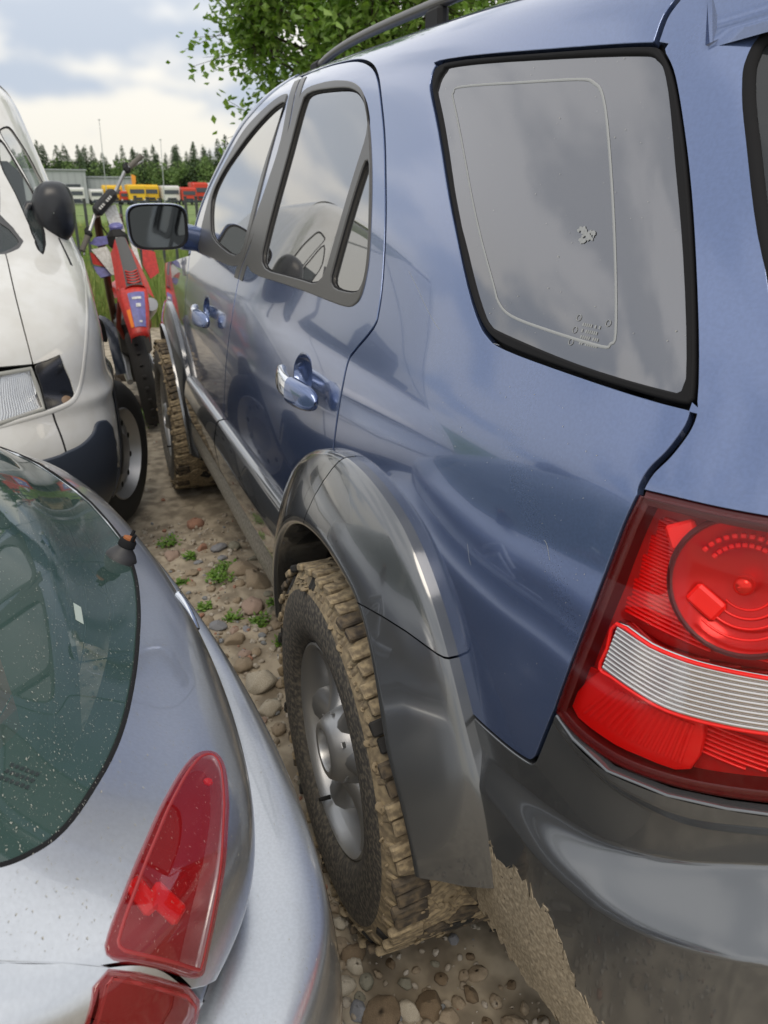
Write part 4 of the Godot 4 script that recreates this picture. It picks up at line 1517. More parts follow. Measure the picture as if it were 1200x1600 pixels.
func suv_lamp(car: Node3D, S: BodySkin, D: Dictionary) -> void:
	var lamp := Node3D.new()
	lamp.name = "tail_lamp"
	car.add_child(lamp)
	var o := crv(D.lamp.slice(0, 5), 4)
	o.append_array(crv(D.lamp.slice(5, 12), 4))
	o.append_array([D.lamp[12], D.lamp[13], D.lamp[14]])
	o = inset(S, o, .004)
	part("housing", patch(S, o, [], .08, .12, -.035, 0), M.lamp_back, lamp)
	var wall := Mb.new()
	var ra := []
	var rb := []
	for k in o.size() + 1:
		ra.append(S.at(o[k % o.size()], .002))
		rb.append(S.at(o[k % o.size()], -.036))
	wall.strip([ra, rb])
	part("housing_wall", wall.mesh(), M.lamp_dark, lamp)
	part("lens", patch(S, o, [], .06, .08, .004, .012, .004), M.lamp_lens, lamp)
	# dark rim inside the lens
	var loop := o.duplicate()
	loop.append(loop[0])
	part("lens_rim", bead(S, loop, .007, .002, -.004), M.lamp_dark, lamp)
	var white := crv(D.lamp_white, 3, true)
	var inside := inset(S, o, .010)
	# horizontal ribs of the upper chamber
	var white_grown := grow(S, white, .006)
	var bowl_c := S.at(D.lamp_bulb[0])
	var v := 6.02
	while v > 3.5:
		var seg := PackedVector2Array()
		for k in 60:
			var u := lerpf(11.35, 13.6, k / 59.0)
			var vv := v - .10 * smoothstep(11.4, 13.2, u)
			var q := Vector2(u, vv)
			if Geometry2D.is_point_in_polygon(q, inside) and not Geometry2D.is_point_in_polygon(q, white_grown) and S.at(q).distance_to(bowl_c) > .066: seg.append(q)
			elif seg.size() > 0: break
		if seg.size() > 4: part("rib", bead(S, seg, .0021, .004, -.033), M.lamp_red, lamp)
		v -= .052
	# reflector bowl and bulb
	var bc: Vector2 = D.lamp_bulb[0]
	var e := S.ev(bc.x, bc.y)
	var N: Vector3 = e[1]
	var C: Vector3 = e[0]
	var mb := Mb.new()
	mb.lathe(C, N, [Vector2(.068, -.034), Vector2(.067, -.016), Vector2(.0635, -.0105), Vector2(.061, -.013), Vector2(.055, -.020), Vector2(.045, -.026), Vector2(.03, -.031), Vector2(.015, -.0335), Vector2(.002, -.034)], 40)
	part("reflector", mb.mesh(), M.lamp_chamber, lamp)
	for k in 4:
		mb = Mb.new()
		var arc := []
		for s in 15:
			var a := -2.2 + 1.9 * s / 14.0
			var rr := .026 + .008 * k
			arc.append(C + (e[2].normalized() * cos(a) + e[3].normalized() * sin(a)) * rr - N * (.0315 - .0022 * k - .0016 * k * k))
		mb.tube(arc, [.0013], 6)
		part("reflector_step", mb.mesh(), M.lamp_bright, lamp)
	mb = Mb.new()
	mb.lathe(C, N, [Vector2(.0700, -.0135), Vector2(.0655, -.0085), Vector2(.0610, -.0135)], 40)
	part("reflector_ring", mb.mesh(), M.lamp_dark, lamp)
	mb = Mb.new()
	mb.lathe(C, N, [Vector2(.009, -.034), Vector2(.0105, -.024), Vector2(.009, -.016), Vector2(.005, -.0125), Vector2(0, -.012)], 20)
	part("bulb", mb.mesh(), M.lamp_bulb, lamp)
	var X: Vector3 = e[2].normalized()
	var Y: Vector3 = (e[3] - X * e[3].dot(X)).normalized()
	for q in [[-.064, .034, .030, .026, .5], [-.030, -.026, .034, .022, -.5]]:
		mb = Mb.new()
		mb.box(C + X * q[0] + Y * q[1] - N * .022, Vector3(q[2], q[3], .010), Basis(X, Y, N) * Basis(Vector3(0, 0, 1), q[4]), .003)
		part("reflex_block", mb.mesh(), M.lamp_bright, lamp)
	# facets in the bowl
	for k in 14:
		var a := .5 + k * .16
		for r in [.038, .048]:
			mb = Mb.new()
			mb.box(C + (X * cos(a) + Y * sin(a)) * r - N * (.026 if r < .04 else .020), Vector3(.005, .005, .005), Basis(X, Y, N) * Basis(Vector3(0, 0, 1), a), .001)
			part("facet", mb.mesh(), M.lamp_red, lamp)
	# reversing light: clear ribbed window
	part("reversing_light", patch(S, white, [], .05, .06, -.012, .012, .002), M.lamp_silver, lamp)
	var wl := white.duplicate()
	wl.append(wl[0])
	part("white_rim", bead(S, wl, .0022, .003, -.010), M.lamp_bright, lamp)
	var up_edge := crv(PackedVector2Array([D.lamp_white[0], D.lamp_white[1], D.lamp_white[2], D.lamp_white[3], D.lamp_white[4], D.lamp_white[5]]), 8)
	var low_edge := crv(PackedVector2Array([D.lamp_white[12], D.lamp_white[10], D.lamp_white[9], D.lamp_white[8], D.lamp_white[7], D.lamp_white[6]]), 8)
	for r in 11:
		var t := (r + .6) / 11.4
		var seg := PackedVector2Array()
		for k in up_edge.size(): seg.append(up_edge[k].lerp(low_edge[k], t))
		part("white_rib", bead(S, seg.slice(1), .0031, .0042, -.0115), M.lamp_silver, lamp)
	# lower chamber
	part("reflex_panel", patch(S, crv(D.lamp_low, 3, true), [], .08, .1, -.016, .014, .003), M.lamp_red, lamp)
	for k in 16:
		var a: Vector2 = D.lamp_low[1].lerp(D.lamp_low[4], .04 + k * .06)
		var b: Vector2 = D.lamp_low[8].lerp(D.lamp_low[5], .10 + k * .055)
		part("prism_rib", bead(S, PackedVector2Array([a.lerp(b, .06), a.lerp(b, .35), a.lerp(b, .65), a.lerp(b, .94)]), .0022, .0016, -.0155), M.lamp_red, lamp)
	for k in 22:
		var a: Vector2 = D.lamp[12].lerp(D.lamp[11], k / 21.0 * .9 + .02) + Vector2(.035, 0)
		part("edge_rib", bead(S, PackedVector2Array([a, a + Vector2(.045, .01), a + Vector2(.09, .02)]), .0012, .003, -.030), M.lamp_red, lamp)
# ---------------------------------------------------------------- the silver hatchback
func hatch_skin() -> BodySkin:
	var zc := -.05
	var be := .15
	var px := -1.2
	var pz := .4
	var rows := [[.20, -1.20, .5, 1.02], [.42, -1.123, .45, 1.06], [.58, -1.118, .42, 1.08], [.648, -1.122, .45, 1.08], [.672, -1.140, .5, 1.07], [.683, -1.205, .6, 1.05], [.70, -1.205, .8, 1.01], [.76, -1.185, .85, 1.0], [.815, -1.207, .9, 1.0], [.86, -1.275, 1., 1.0], [.91, -1.335, 1.05, .98], [.95, -1.38, 1.1, .96], [1.03, -1.49, 1.2, .91], [1.11, -1.63, 1.25, .86], [1.20, -1.83, 1.3, .80], [1.28, -2.1, 1.3, .74], [1.33, -2.5, 1.3, .66], [1.34, -3.0, 1.3, .5]]
	var half := [[-.80, 1.9], [-.80, .9], [-.79, .42], [-.755, .24], [-.67, .125], [-.54, .058], [-.3, .015], [0.0, 0.0]]
	var cols := half.duplicate()
	for k in range(6, -1, -1): cols.append([-half[k][0], half[k][1]])
	var P := []
	for c in cols:
		var line := []
		for r in rows:
			var g: float = c[1]
			if g < .5: g *= r[2] * (1.9 if c[0] > 0 and r[0] < .69 else 1.0)
			var x: float = r[1] - g - px
			var z: float = zc + c[0] * r[3] - pz
			line.append(Vector3(px + cos(be) * x + sin(be) * z, r[0], pz - sin(be) * x + cos(be) * z))
		P.append(line)
	return BodySkin.new(P, Vector2(7, 4), Vector3.RIGHT)

# flecks of dust, seed and pollen lying on a skin: too many to count
func flecks(parent: Node, S: BodySkin, lo: Vector2, hi: Vector2, n: int, big: float, m: Material, sd: int, off := .0007, keep = null) -> void:
	var rng := RandomNumberGenerator.new()
	rng.seed = sd
	var mb := Mb.new()
	mb.face([Vector3(-.5, 0, -.12), Vector3(.5, 0, -.05), Vector3(.45, 0, .1), Vector3(-.4, 0, .14)], Vector3.UP)
	var xs := []
	while xs.size() < n:
		var q := Vector2(rng.randf_range(lo.x, hi.x), rng.randf_range(lo.y, hi.y))
		if keep != null and not Geometry2D.is_point_in_polygon(q, keep):
			n -= 1
			continue
		var e := S.ev(q.x, q.y)
		var N: Vector3 = e[1]
		var T: Vector3 = e[2].normalized()
		var s := big * (.25 + .75 * pow(rng.randf(), 3.0))
		var b := Basis(T, N, T.cross(N)) * Basis(Vector3.UP, rng.randfn(.9, .5))
		xs.append(Transform3D(b.scaled_local(Vector3(s, s, s * rng.randf_range(.6, 2.0))), e[0] + N * off))
	var mm := MultiMesh.new()
	mm.transform_format = MultiMesh.TRANSFORM_3D
	mm.mesh = mb.mesh()
	mm.instance_count = xs.size()
	for k in xs.size(): mm.set_instance_transform(k, xs[k])
	var o := MultiMeshInstance3D.new()
	o.name = "dust_flecks"
	o.multimesh = mm
	o.material_override = m
	parent.add_child(o, true)
	mark(o, "", "", "", "stuff")

func build_hatch() -> void:
	var car := thing("silver_hatchback", "silver hatchback with dusty green rear glass and bare wiper spindle", "car")
	var S := hatch_skin()
	var D := {}
	for k in HATCH_LINES: D[k] = pairs(HATCH_LINES[k])
	# glass: lower edge, then closed over the top
	var g := crv(D.glass)
	var gp := g.duplicate()
	gp.append_array([Vector2(6.2, 8.55), Vector2(5.0, 8.9), Vector2(4.1, 9.5), Vector2(3.8, 10.3), Vector2(3.9, 13.0), Vector2(4.2, 14.3), Vector2(9.8, 14.3), Vector2(10.1, 13.0), Vector2(10.4, 11.2), Vector2(10.45, 10.2)])
	var low := 5.75
	var lampo := chk(D.lamp)
	var gate := PackedVector2Array([Vector2(0, low), Vector2(0, 17), Vector2(14, 17), Vector2(14, 9.6)])
	gate.append_array(crv(PackedVector2Array([Vector2(12.0, 9.5), D.sidegap[0], D.sidegap[1], D.sidegap[2], D.sidegap[3]])))
	gate.append_array([Vector2(10.78, 6.75), Vector2(10.62, 6.45), Vector2(10.4, 6.1), Vector2(10.0, 5.9), Vector2(9.6, low), Vector2(8.0, low), Vector2(5, low)])
	part("tailgate", patch(S, gate, [gp, lampo], .08, .12, 0, .03, .003), M.silver, car)
	var gl := part("rear_glass", patch(S, gp, [], .12, .2, -.004, 0), M.hatch_glass, car)
	var inner := crv(D.glass_in)
	var frit := g.duplicate()
	frit.append_array([Vector2(6.2, 8.55), Vector2(5.0, 8.9), Vector2(5.0, 9.6), Vector2(6.2, 9.35)])
	frit.append_array(rev(inner))
	part("black_border", patch(S, frit, [], .12, .2, -.0075, 0), M.hatch_glass_edge, gl)
	var far := PackedVector2Array([Vector2(6.2, 8.55), Vector2(5.0, 8.9), Vector2(4.1, 9.5), Vector2(3.8, 10.3), Vector2(3.9, 13.0), Vector2(4.3, 13.0), Vector2(4.25, 10.4), Vector2(4.6, 9.9), Vector2(5.3, 9.4), Vector2(6.2, 9.1)])
	part("black_border", patch(S, far, [], .12, .2, -.008, 0), M.hatch_glass_edge, gl)
	var edge := gp.duplicate()
	edge.append(edge[0])
	part("glass_seal", bead(S, crv(edge, 2), .0045, .002, -.002), M.black_rubber, gl)
	for k in 7:
		var v := 9.75 + k * .42
		var line := PackedVector2Array()
		for s in 25: line.append(Vector2(lerpf(4.6, 9.9 - .1 * k, s / 24.0), v - .5 * smoothstep(9.5, 7.0, lerpf(4.6, 9.9, s / 24.0))))
		part("heater_wire", bead(S, line, .0006, .0003, -.0068), M.black, gl)
	part("heater_lead", bead(S, crv(D.crack), .0012, .0004, -.0066), M.black, gl)
	# sticker on the inside of the glass, and small print in its corner
	var e := S.ev(D.sticker[0].x, D.sticker[0].y)
	var X: Vector3 = e[2].normalized()
	var Y: Vector3 = e[3].normalized()
	var mb := Mb.new()
	var pc: Vector3 = e[0] - e[1] * .0035
	mb.face([pc - X * .021 - Y * .004, pc + X * .022 - Y * .006, pc + X * .021 + Y * .005, pc - X * .022 + Y * .007], e[1])
	part("sticker", mb.mesh(), M.sticker, gl)
	e = S.ev(D.text[0].x, D.text[0].y)
	X = e[2].normalized()
	Y = e[3].normalized()
	mb = Mb.new()
	for r in 3:
		for k in 6:
			var q: Vector3 = e[0] - e[1] * .0036 + X * (.008 * r - .012) + Y * (.0045 * k - .014)
			mb.face([q, q + X * .004, q + X * .004 + Y * .003, q + Y * .003], e[1])
	part("glass_print", mb.mesh(), M.print_dark, gl)
	# wiper spindle
	e = S.ev(D.spindle[0].x, D.spindle[0].y)
	var ax: Vector3 = (e[1] + Vector3(.12, .35, 0)).normalized()
	var sp := Node3D.new()
	sp.name = "wiper_spindle"
	car.add_child(sp)
	mb = Mb.new()
	mb.lathe(e[0], ax, [Vector2(.026, -.008), Vector2(.0245, .001), Vector2(.020, .008), Vector2(.0125, .016), Vector2(.0115, .019)], 24)
	part("boot", mb.mesh(), M.spindle_rubber, sp)
	mb = Mb.new()
	mb.lathe(e[0], ax, [Vector2(.011, .017), Vector2(.0135, .019), Vector2(.0135, .028), Vector2(.011, .031), Vector2(.009, .031)], 20)
	part("collar", mb.mesh(), M.black_rubber, sp)
	mb = Mb.new()
	mb.lathe(e[0], ax, [Vector2(.0095, .030), Vector2(.0095, .034), Vector2(.005, .036), Vector2(0, .036)], 12)
	part("rusty_nut", mb.mesh(), M.rust, sp)
	for s in [-1.0, 1.0]:
		mb = Mb.new()
		var side: Vector3 = ax.cross(Vector3(0, 0, 1)).normalized() * .003 + Vector3(0, 0, 1) * .007 * s
		mb.tube([e[0] + ax * .028 + side, e[0] + ax * .044 + side * 1.5], [.0034, .0028], 8)
		part("prong", mb.mesh(), M.black_rubber, sp)
	# bumper, lower side
	var bumper := PackedVector2Array([Vector2(0, .3), Vector2(14, .3), Vector2(14, 9.4), Vector2(12.0, 9.3)])
	var sg: PackedVector2Array = D.sidegap
	for q in sg: bumper.append(q + Vector2(.03, -.09))
	bumper.append_array([Vector2(10.80, 6.5), Vector2(10.64, 6.2), Vector2(10.4, 5.85), Vector2(10.0, 5.6), Vector2(9.6, low - .2), Vector2(8, low - .25), Vector2(5, low - .25), Vector2(0, low - .25)])
	var l2 := chk(D.lamp2, 1)
	part("rear_bumper", patch(S, bumper, [l2], .08, .08, 0, .02, .003), M.silver, car)
	part("black_gap_backing", patch(S, PackedVector2Array([Vector2(.1, 1), Vector2(13.9, 1), Vector2(13.9, 9), Vector2(12, 9.5), Vector2(11, 8.3), Vector2(9, 8.0), Vector2(5, 8.0), Vector2(.1, 8)]), [], .3, .3, -.03, 0), M.black, car)
	# lamps: housing, clear red lens, inner prisms
	for q in [[lampo, "tail_lamp", 1.0], [l2, "reversing_lamp", .6]]:
		var lp := Node3D.new()
		lp.name = q[1]
		car.add_child(lp)
		var o := inset(S, q[0], .002)
		part("housing", patch(S, o, [], .1, .14, -.022, 0), M.lamp_deep, lp)
		part("lens", patch(S, o, [], .06, .08, .005, .02, .004), M.lamp_lens_deep, lp)
		var lo := inset(S, o, .005)
		lo.append(lo[0])
		part("rim", bead(S, lo, .0017, .0009, .0045), M.lamp_rim, lp)
	var tl: Node = car.get_node("tail_lamp")
	for k in [["lamp_b1", .017, .032, .2], ["lamp_b2", .020, .036, -.1], ["lamp_b3", .008, .010, 0.0]]:
		var uv: Vector2 = D[k[0]][0]
		e = S.ev(uv.x, uv.y)
		X = e[2].normalized()
		Y = (e[3] - X * e[3].dot(X)).normalized()
		mb = Mb.new()
		mb.box(e[0] - e[1] * .006, Vector3(k[1], k[2], .008), Basis(X, Y, e[1]) * Basis(Vector3(0, 0, 1), k[3]), .003)
		part("prism", mb.mesh(), M.lamp_bright, tl)
	# maker's chevrons on the tailgate
	var bd := Node3D.new()
	bd.name = "chevron_badge"
	car.add_child(bd)
	for q in [[0.0, 1.0], [-.42, .82]]:
		for s in [-1.0, 1.0]:
			var line := PackedVector2Array()
			for k in 9:
				var t := k / 8.0
				line.append(Vector2(7.45 + s * t * .20, 7.75 - .62 * t + q[0]))
			part("chevron_arm", bead(S, line, .0055, .006, .0), M.chrome, bd)
	var strip_l := PackedVector2Array()
	for k in 13: strip_l.append(Vector2(lerpf(7.05, 7.95, k / 12.0), 6.55 - .0 * k))
	part("chrome_strip", bead(S, strip_l, .007, .006, .0), M.chrome, bd)
	# cabin
	mb = Mb.new()
	mb.box(Vector3(-1.72, .66, -.0), Vector3(.55, .04, 1.1), Basis.IDENTITY, .01)
	part("boot_floor", mb.mesh(), M.hatch_inside, car)
	mb = Mb.new()
	mb.box(Vector3(-1.66, .73, .20), Vector3(.34, .16, .30), Basis(Vector3.UP, .2), .03)
	part("red_box", mb.mesh(), M.red_cloth, car)
	for z in [-.35, .25]:
		mb = Mb.new()
		mb.box(Vector3(-2.05, .86, z), Vector3(.16, .55, .5), Basis(Vector3(0, 0, 1), .25), .05)
		mb.box(Vector3(-1.98, 1.13, z), Vector3(.09, .16, .26), Basis(Vector3(0, 0, 1), .25), .035)
		part("rear_seat", mb.mesh(), M.seat, car)
	mb = Mb.new()
	mb.box(Vector3(-2.2, .5, -.05), Vector3(1.5, .5, 1.3))
	part("cabin_tub", mb.mesh(), M.black, car)
	for z in [-.72, .62]:
		mb = Mb.new()
		mb.lathe(Vector3(-1.93, .29, z), Vector3(0, 0, 1), [Vector2(.19, -.09), Vector2(.28, -.09), Vector2(.295, -.05), Vector2(.295, .05), Vector2(.28, .09), Vector2(.19, .09), Vector2(.17, .04), Vector2(.02, .05)], 36)
		part("wheel", mb.mesh(), M.rubber, car)
	flecks(car, S, Vector2(5.6, 5.9), Vector2(10.8, 9.6), 5000, .0026, M.fleck, 3, .0008)
	flecks(gl, S, Vector2(6.0, 8.9), Vector2(10.4, 12.6), 6500, .0023, M.fleck, 4, -.0030, gp)
	flecks(car, S, Vector2(7.0, 2.0), Vector2(10.6, 5.4), 1200, .0026, M.fleck, 5, .0008)
# ---------------------------------------------------------------- the white van
func van_skin() -> BodySkin:
	var cols := [[-.3, 0, 1], [0, 0, 1], [.3, -.01, 1], [.55, -.04, 1], [.72, -.10, 1], [.83, -.19, .97], [.89, -.32, .95], [.915, -.55, .85], [.92, -.95, .55], [.92, -1.5, .2], [.92, -2.3, 0], [.92, -3.6, 0]]
	var ys := [.22, .35, .5, .6, .66, .70, .75, .85, .95, 1.05, 1.13, 1.2, 1.35, 1.55, 1.75, 1.85, 1.92, 1.95]
	var zf := [-1.60, -1.52, -1.50, -1.52, -1.55, -1.565, -1.585, -1.62, -1.70, -1.86, -2.05, -2.18, -2.34, -2.56, -2.78, -2.93, -3.2, -3.8]
	var sc := [.93, .985, 1, 1, 1.0, 1.01, .995, .995, .99, .985, .975, .955, .915, .86, .80, .74, .6, .3]
	var a := .035
	var P := []
	for c in cols:
		var line := []
		for k in ys.size():
			var x: float = -2.12 + c[0] * sc[k] + 1.4 - .02
			var z: float = -1.55 + c[1] + c[2] * (zf[k] + 1.55) + 1.7
			line.append(Vector3(-1.4 + cos(a) * x + sin(a) * z, ys[k], -1.7 - sin(a) * x + cos(a) * z))
		P.append(line)
	return BodySkin.new(P, Vector2(2, 5), Vector3.BACK)

func build_van() -> void:
	var car := thing("white_van", "white van with black door mirror and dark bumper, nose to the hatchback", "van")
	var S := van_skin()
	var D := {}
	for k in VAN_LINES: D[k] = pairs(VAN_LINES[k])
	var gap := .0035
	var bg := crv(D.bonnetgap)
	var bumper := crv(D.bumper)
	var light := crv(D.light, 2)
	var turn := crv(D.turn, 3, true)
	var wind := PackedVector2Array([Vector2(0, 15.2), Vector2(3.9, 15.0), Vector2(4.15, 14.2), Vector2(3.95, 12.75)])
	wind.append_array([D.wind[1], D.wind[2], D.wind[3], D.wind[4], D.wind[5]])
	wind.append_array([D.wind[6], Vector2(1.6, 10.85), Vector2(0, 10.85)])
	var s1 := crv(D.side1, 3, true)
	var s2 := crv(D.side2, 3, true)
	# bonnet
	var bonnet := PackedVector2Array([Vector2(0, 7.0), Vector2(0, 10.7)])
	bonnet.append(Vector2(bg[0].x - .3, 10.72))
	bonnet.append_array(bg)
	bonnet.append_array([Vector2(2.9, 7.0)])
	part("bonnet", patch(S, inset(S, bonnet, gap), [], .10, .14), M.white_paint, car)
	# wing, pillars, side and roof in one sheet
	var body := rev(bg)
	body.append_array([Vector2(0.0, 10.78), Vector2(0, 17), Vector2(11, 17), Vector2(11, 2.0), Vector2(8.6, 1.4)])
	for k in 17:
		var a := .1 + (PI - .2) * k / 16.0
		body.append(S.find(-2.35 - .40 * cos(PI - a) * -1.0, .32 + .40 * sin(a), 2, 1, Vector2(7, 2)))
	body.append_array(rev(bumper))
	body.append_array([Vector2(0, 2.0), Vector2(0, 4.1)])
	body.append_array([D.light[6], D.light[5], D.light[4]])
	body.append_array([D.turn[8], D.turn[7], D.turn[6], D.turn[5], D.turn[4], D.turn[3], D.turn[2], D.turn[1]])
	part("body_side", patch(S, inset(S, body, gap * .7), [wind, s1, s2], .10, .14), M.white_paint, car)
	part("windscreen", patch(S, wind, [], .2, .3, -.006, 0), M.van_glass, car)
	var wl := wind.slice(3)
	part("windscreen_seal", bead(S, crv(wl, 3), .018, .003, -.003), M.van_rubber, car)
	for q in [[s1, "front_door_window"], [s2, "rear_door_window"]]:
		var w := part(q[1], patch(S, q[0], [], .1, .2, -.006, 0), M.van_glass, car)
		var lp: PackedVector2Array = q[0].duplicate()
		lp.append(lp[0])
		part("seal", bead(S, lp, .006, .003, -.003), M.black_rubber, w)
	for q in ["crease"]:
		part("body_crease", bead(S, crv(D[q]), .009, .0028, -.0005), M.white_paint, car)
	part("door_seam", bead(S, crv(D.doorgap), .006, .001, -.0003), M.black, car)
	part("panel_seam", bead(S, crv(D.lowgap), .004, .001, -.0003), M.black, car)
	# headlight and indicator
	var hp := PackedVector2Array([Vector2(0, 7.0)])
	hp.append_array([D.light[0], D.light[1], D.light[2], D.light[3], D.light[4], D.light[5], D.light[6]])
	hp.append(Vector2(0, 4.2))
	hp = inset(S, hp, .004)
	var hl := part("headlight", patch(S, hp, [], .1, .12, .002, .02, .004), M.lamp_clear, car)
	part("reflector", patch(S, hp, [], .1, .12, -.03, 0), M.headlight, hl)
	for k in 16:
		var a: Vector2 = D.light[1].lerp(D.light[2], k / 15.0 * .92)
		var b: Vector2 = D.light[5].lerp(D.light[4], k / 15.0 * .92)
		part("flute", bead(S, PackedVector2Array([a, a.lerp(b, .33), a.lerp(b, .66), b]), .003, .001, -.012), M.headlight, hl)
	var bw := S.ev(D.light[3].x - .35, D.light[3].y + .1)
	var mb := Mb.new()
	mb.lathe(bw[0], bw[1], [Vector2(.06, -.012), Vector2(.045, -.02), Vector2(.02, -.028), Vector2(0, -.03)], 24)
	part("bulb_bowl", mb.mesh(), M.headlight, hl)
	var hloop := hp.duplicate()
	hloop.append(hloop[0])
	part("bezel", bead(S, hloop, .008, .004, .001), M.van_bezel, hl)
	var tn := part("indicator", patch(S, inset(S, turn, .002), [], .08, .1, -.002, .02, .003), M.indicator, car)
	var ib := S.ev(D.turn[5].x - .25, D.turn[5].y - .3)
	mb = Mb.new()
	mb.lathe(ib[0], ib[1], [Vector2(.02, -.0025), Vector2(.014, -.0012), Vector2(0, -.0008)], 18)
	part("bulb", mb.mesh(), M.indicator_bulb, tn)
	# bumper and wheel arch lip
	var bp := bumper.duplicate()
	bp.append_array([D.bumper[-1] + Vector2(.25, -.4), D.bumper[-1] + Vector2(.3, -1.4), Vector2(5.2, .6), Vector2(3.5, .5), Vector2(0, .5), Vector2(0, 2.0)])
	part("front_bumper", patch(S, bp, [], .10, .10, .012, .03, .01), M.bumper_plastic, car)
	var rows := [[], [], []]
	for k in 25:
		var a := -.25 + (PI + .35) * k / 24.0
		for j in 3:
			var r: float = [.415, .385, .35][j]
			var uv := S.find(-2.35 + r * cos(a), maxf(.32 + r * sin(a), .24), 2, 1, Vector2(7, 2))
			rows[j].append(S.at(uv, [.004, .014, -.10][j]))
	mb = Mb.new()
	mb.strip(rows)
	part("arch_lip", mb.mesh(), M.bumper_plastic, car)
	# wheel
	var w := Node3D.new()
	w.name = "front_wheel"
	car.add_child(w)
	w.position = Vector3(-1.31, .315, -2.33)
	w.rotation.y = -.42
	mb = Mb.new()
	mb.lathe(Vector3.ZERO, Vector3(1, 0, 0), [Vector2(.20, -.10), Vector2(.30, -.10), Vector2(.322, -.075), Vector2(.325, 0), Vector2(.322, .075), Vector2(.30, .10), Vector2(.25, .108), Vector2(.205, .10)], 48)
	part("tyre", mb.mesh(), M.rubber, w)
	mb = Mb.new()
	mb.lathe(Vector3.ZERO, Vector3(1, 0, 0), [Vector2(.207, .098), Vector2(.20, .105), Vector2(.19, .085), Vector2(.175, .06), Vector2(.13, .075), Vector2(.09, .09), Vector2(.06, .075), Vector2(0, .075)], 40)
	part("rim", mb.mesh(), M.rim, w)
	for k in 10:
		var a := TAU * k / 10
		mb = Mb.new()
		mb.lathe(Vector3(.074, cos(a) * .145, sin(a) * .145), Vector3(1, 0, 0), [Vector2(.014, .0), Vector2(0, .002)], 10)
		part("rim_hole", mb.mesh(), M.black, w)
	# door mirror
	var mc := Vector3(-1.362, 1.315, -2.47)
	var ring := func(s: float, t: float, dz: float) -> Array:
		var line := []
		for k in 25:
			var a := TAU * k / 24
			var ca := cos(a)
			var sa := sin(a)
			line.append(mc + Vector3(signf(ca) * pow(absf(ca), .8) * .085 * s + .012 * sa * t, signf(sa) * pow(absf(sa), .8) * .122 * t, dz))
		return line
	mb = Mb.new()
	mb.strip([ring.call(.02, .02, .085), ring.call(.45, .5, .08), ring.call(.75, .8, .062), ring.call(.95, .97, .025), ring.call(1.0, 1.0, -.02), ring.call(.96, .97, -.05), ring.call(.9, .92, -.052)])
	var mir := part("door_mirror", mb.mesh(), M.mirror_shell, car)
	for s in [[.035, -.03], [-.10, -.085]]:
		mb = Mb.new()
		mb.tube([mc + Vector3(-.05, s[0] * .7, -.01), mc + Vector3(-.09, s[0] - .01, .0), mc + Vector3(-.125, s[1], .02)], [.022, .02, .018], 10)
		part("mirror_arm", mb.mesh(), M.mirror_shell, mir)
	# shut off the inside
	part("black_gap_backing", patch(S, PackedVector2Array([Vector2(0, 2), Vector2(10, 2), Vector2(10, 10), Vector2(0, 10)]), [], .4, .5, -.06, 0), M.black, car)
	mb = Mb.new()
	mb.box(Vector3(-2.2, 1.0, -3.1), Vector3(1.4, .5, .8), Basis.IDENTITY, .1)
	part("dashboard", mb.mesh(), M.black, car)
	for x in [-1.75, -2.6]:
		mb = Mb.new()
		mb.box(Vector3(x, 1.1, -3.6), Vector3(.5, .9, .16), Basis(Vector3.RIGHT, -.15), .06)
		part("seat", mb.mesh(), M.seat, car)
	mb = Mb.new()
	mb.box(Vector3(-2.25, .9, -4.4), Vector3(1.6, .9, 1.6))
	part("load_floor", mb.mesh(), M.black, car)
# ---------------------------------------------------------------- ground, stones, weeds
var soil := FastNoiseLite.new()
var clod := FastNoiseLite.new()

func ground_y(x: float, z: float) -> float:
	var y := .035 * soil.get_noise_2d(x * .55, z * .55)
	var rough := smoothstep(-2.3, -1.6, z) * .8 + .2
	y += .014 * soil.get_noise_2d(x * 3.1 + 9, z * 3.1) * rough
	y += .009 * clod.get_noise_2d(x * 9.0, z * 9.0) * rough
	y += .005 * clod.get_noise_2d(x * 26.0 + 4, z * 26.0) * rough
	return y - .012

func build_ground() -> void:
	soil.seed = 4
	soil.frequency = 1.0
	clod.seed = 17
	clod.frequency = 1.0
	clod.fractal_octaves = 3
	var near := sheet(-2.6, 1.6, -9.0, 1.9, .028)
	var g := top("ground", near, M.soil)
	mark(g, "bare brown stony dirt between the parked vehicles", "ground", "", "structure")
	# rougher soil round about, then the field to the horizon
	var mb := Mb.new()
	for q in [[-30, -2.6, -9.0, 12.0], [1.6, 30, -9.0, 12.0], [-2.6, 1.6, 1.9, 12.0]]:
		mb.face([Vector3(q[0], -.02, q[2]), Vector3(q[1], -.02, q[2]), Vector3(q[1], -.02, q[3]), Vector3(q[0], -.02, q[3])], Vector3.UP)
	var yard := top("yard", mb.mesh(), M.soil)
	mark(yard, "bare dirt yard around the vehicles", "ground", "", "structure")
	mb = Mb.new()
	var rows := []
	for j in 60:
		var line := []
		var z := -9.0 - 1200.0 * pow(j / 59.0, 3.0)
		for i in 41:
			var x := (i - 20) / 20.0 * (30.0 + 900.0 * pow(j / 59.0, 2.0))
			line.append(Vector3(x, -.02 + .05 * soil.get_noise_2d(x * .3, z * .3) * clampf((-9.0 - z) / 3.0, 0, 1), z))
		rows.append(line)
	mb.strip(rows, Vector3.UP)
	var f := top("field", mb.mesh(), M.field)
	mark(f, "wide green meadow beyond the fence", "field", "", "structure")
	grass()
	stones()
	weeds()
	debris()

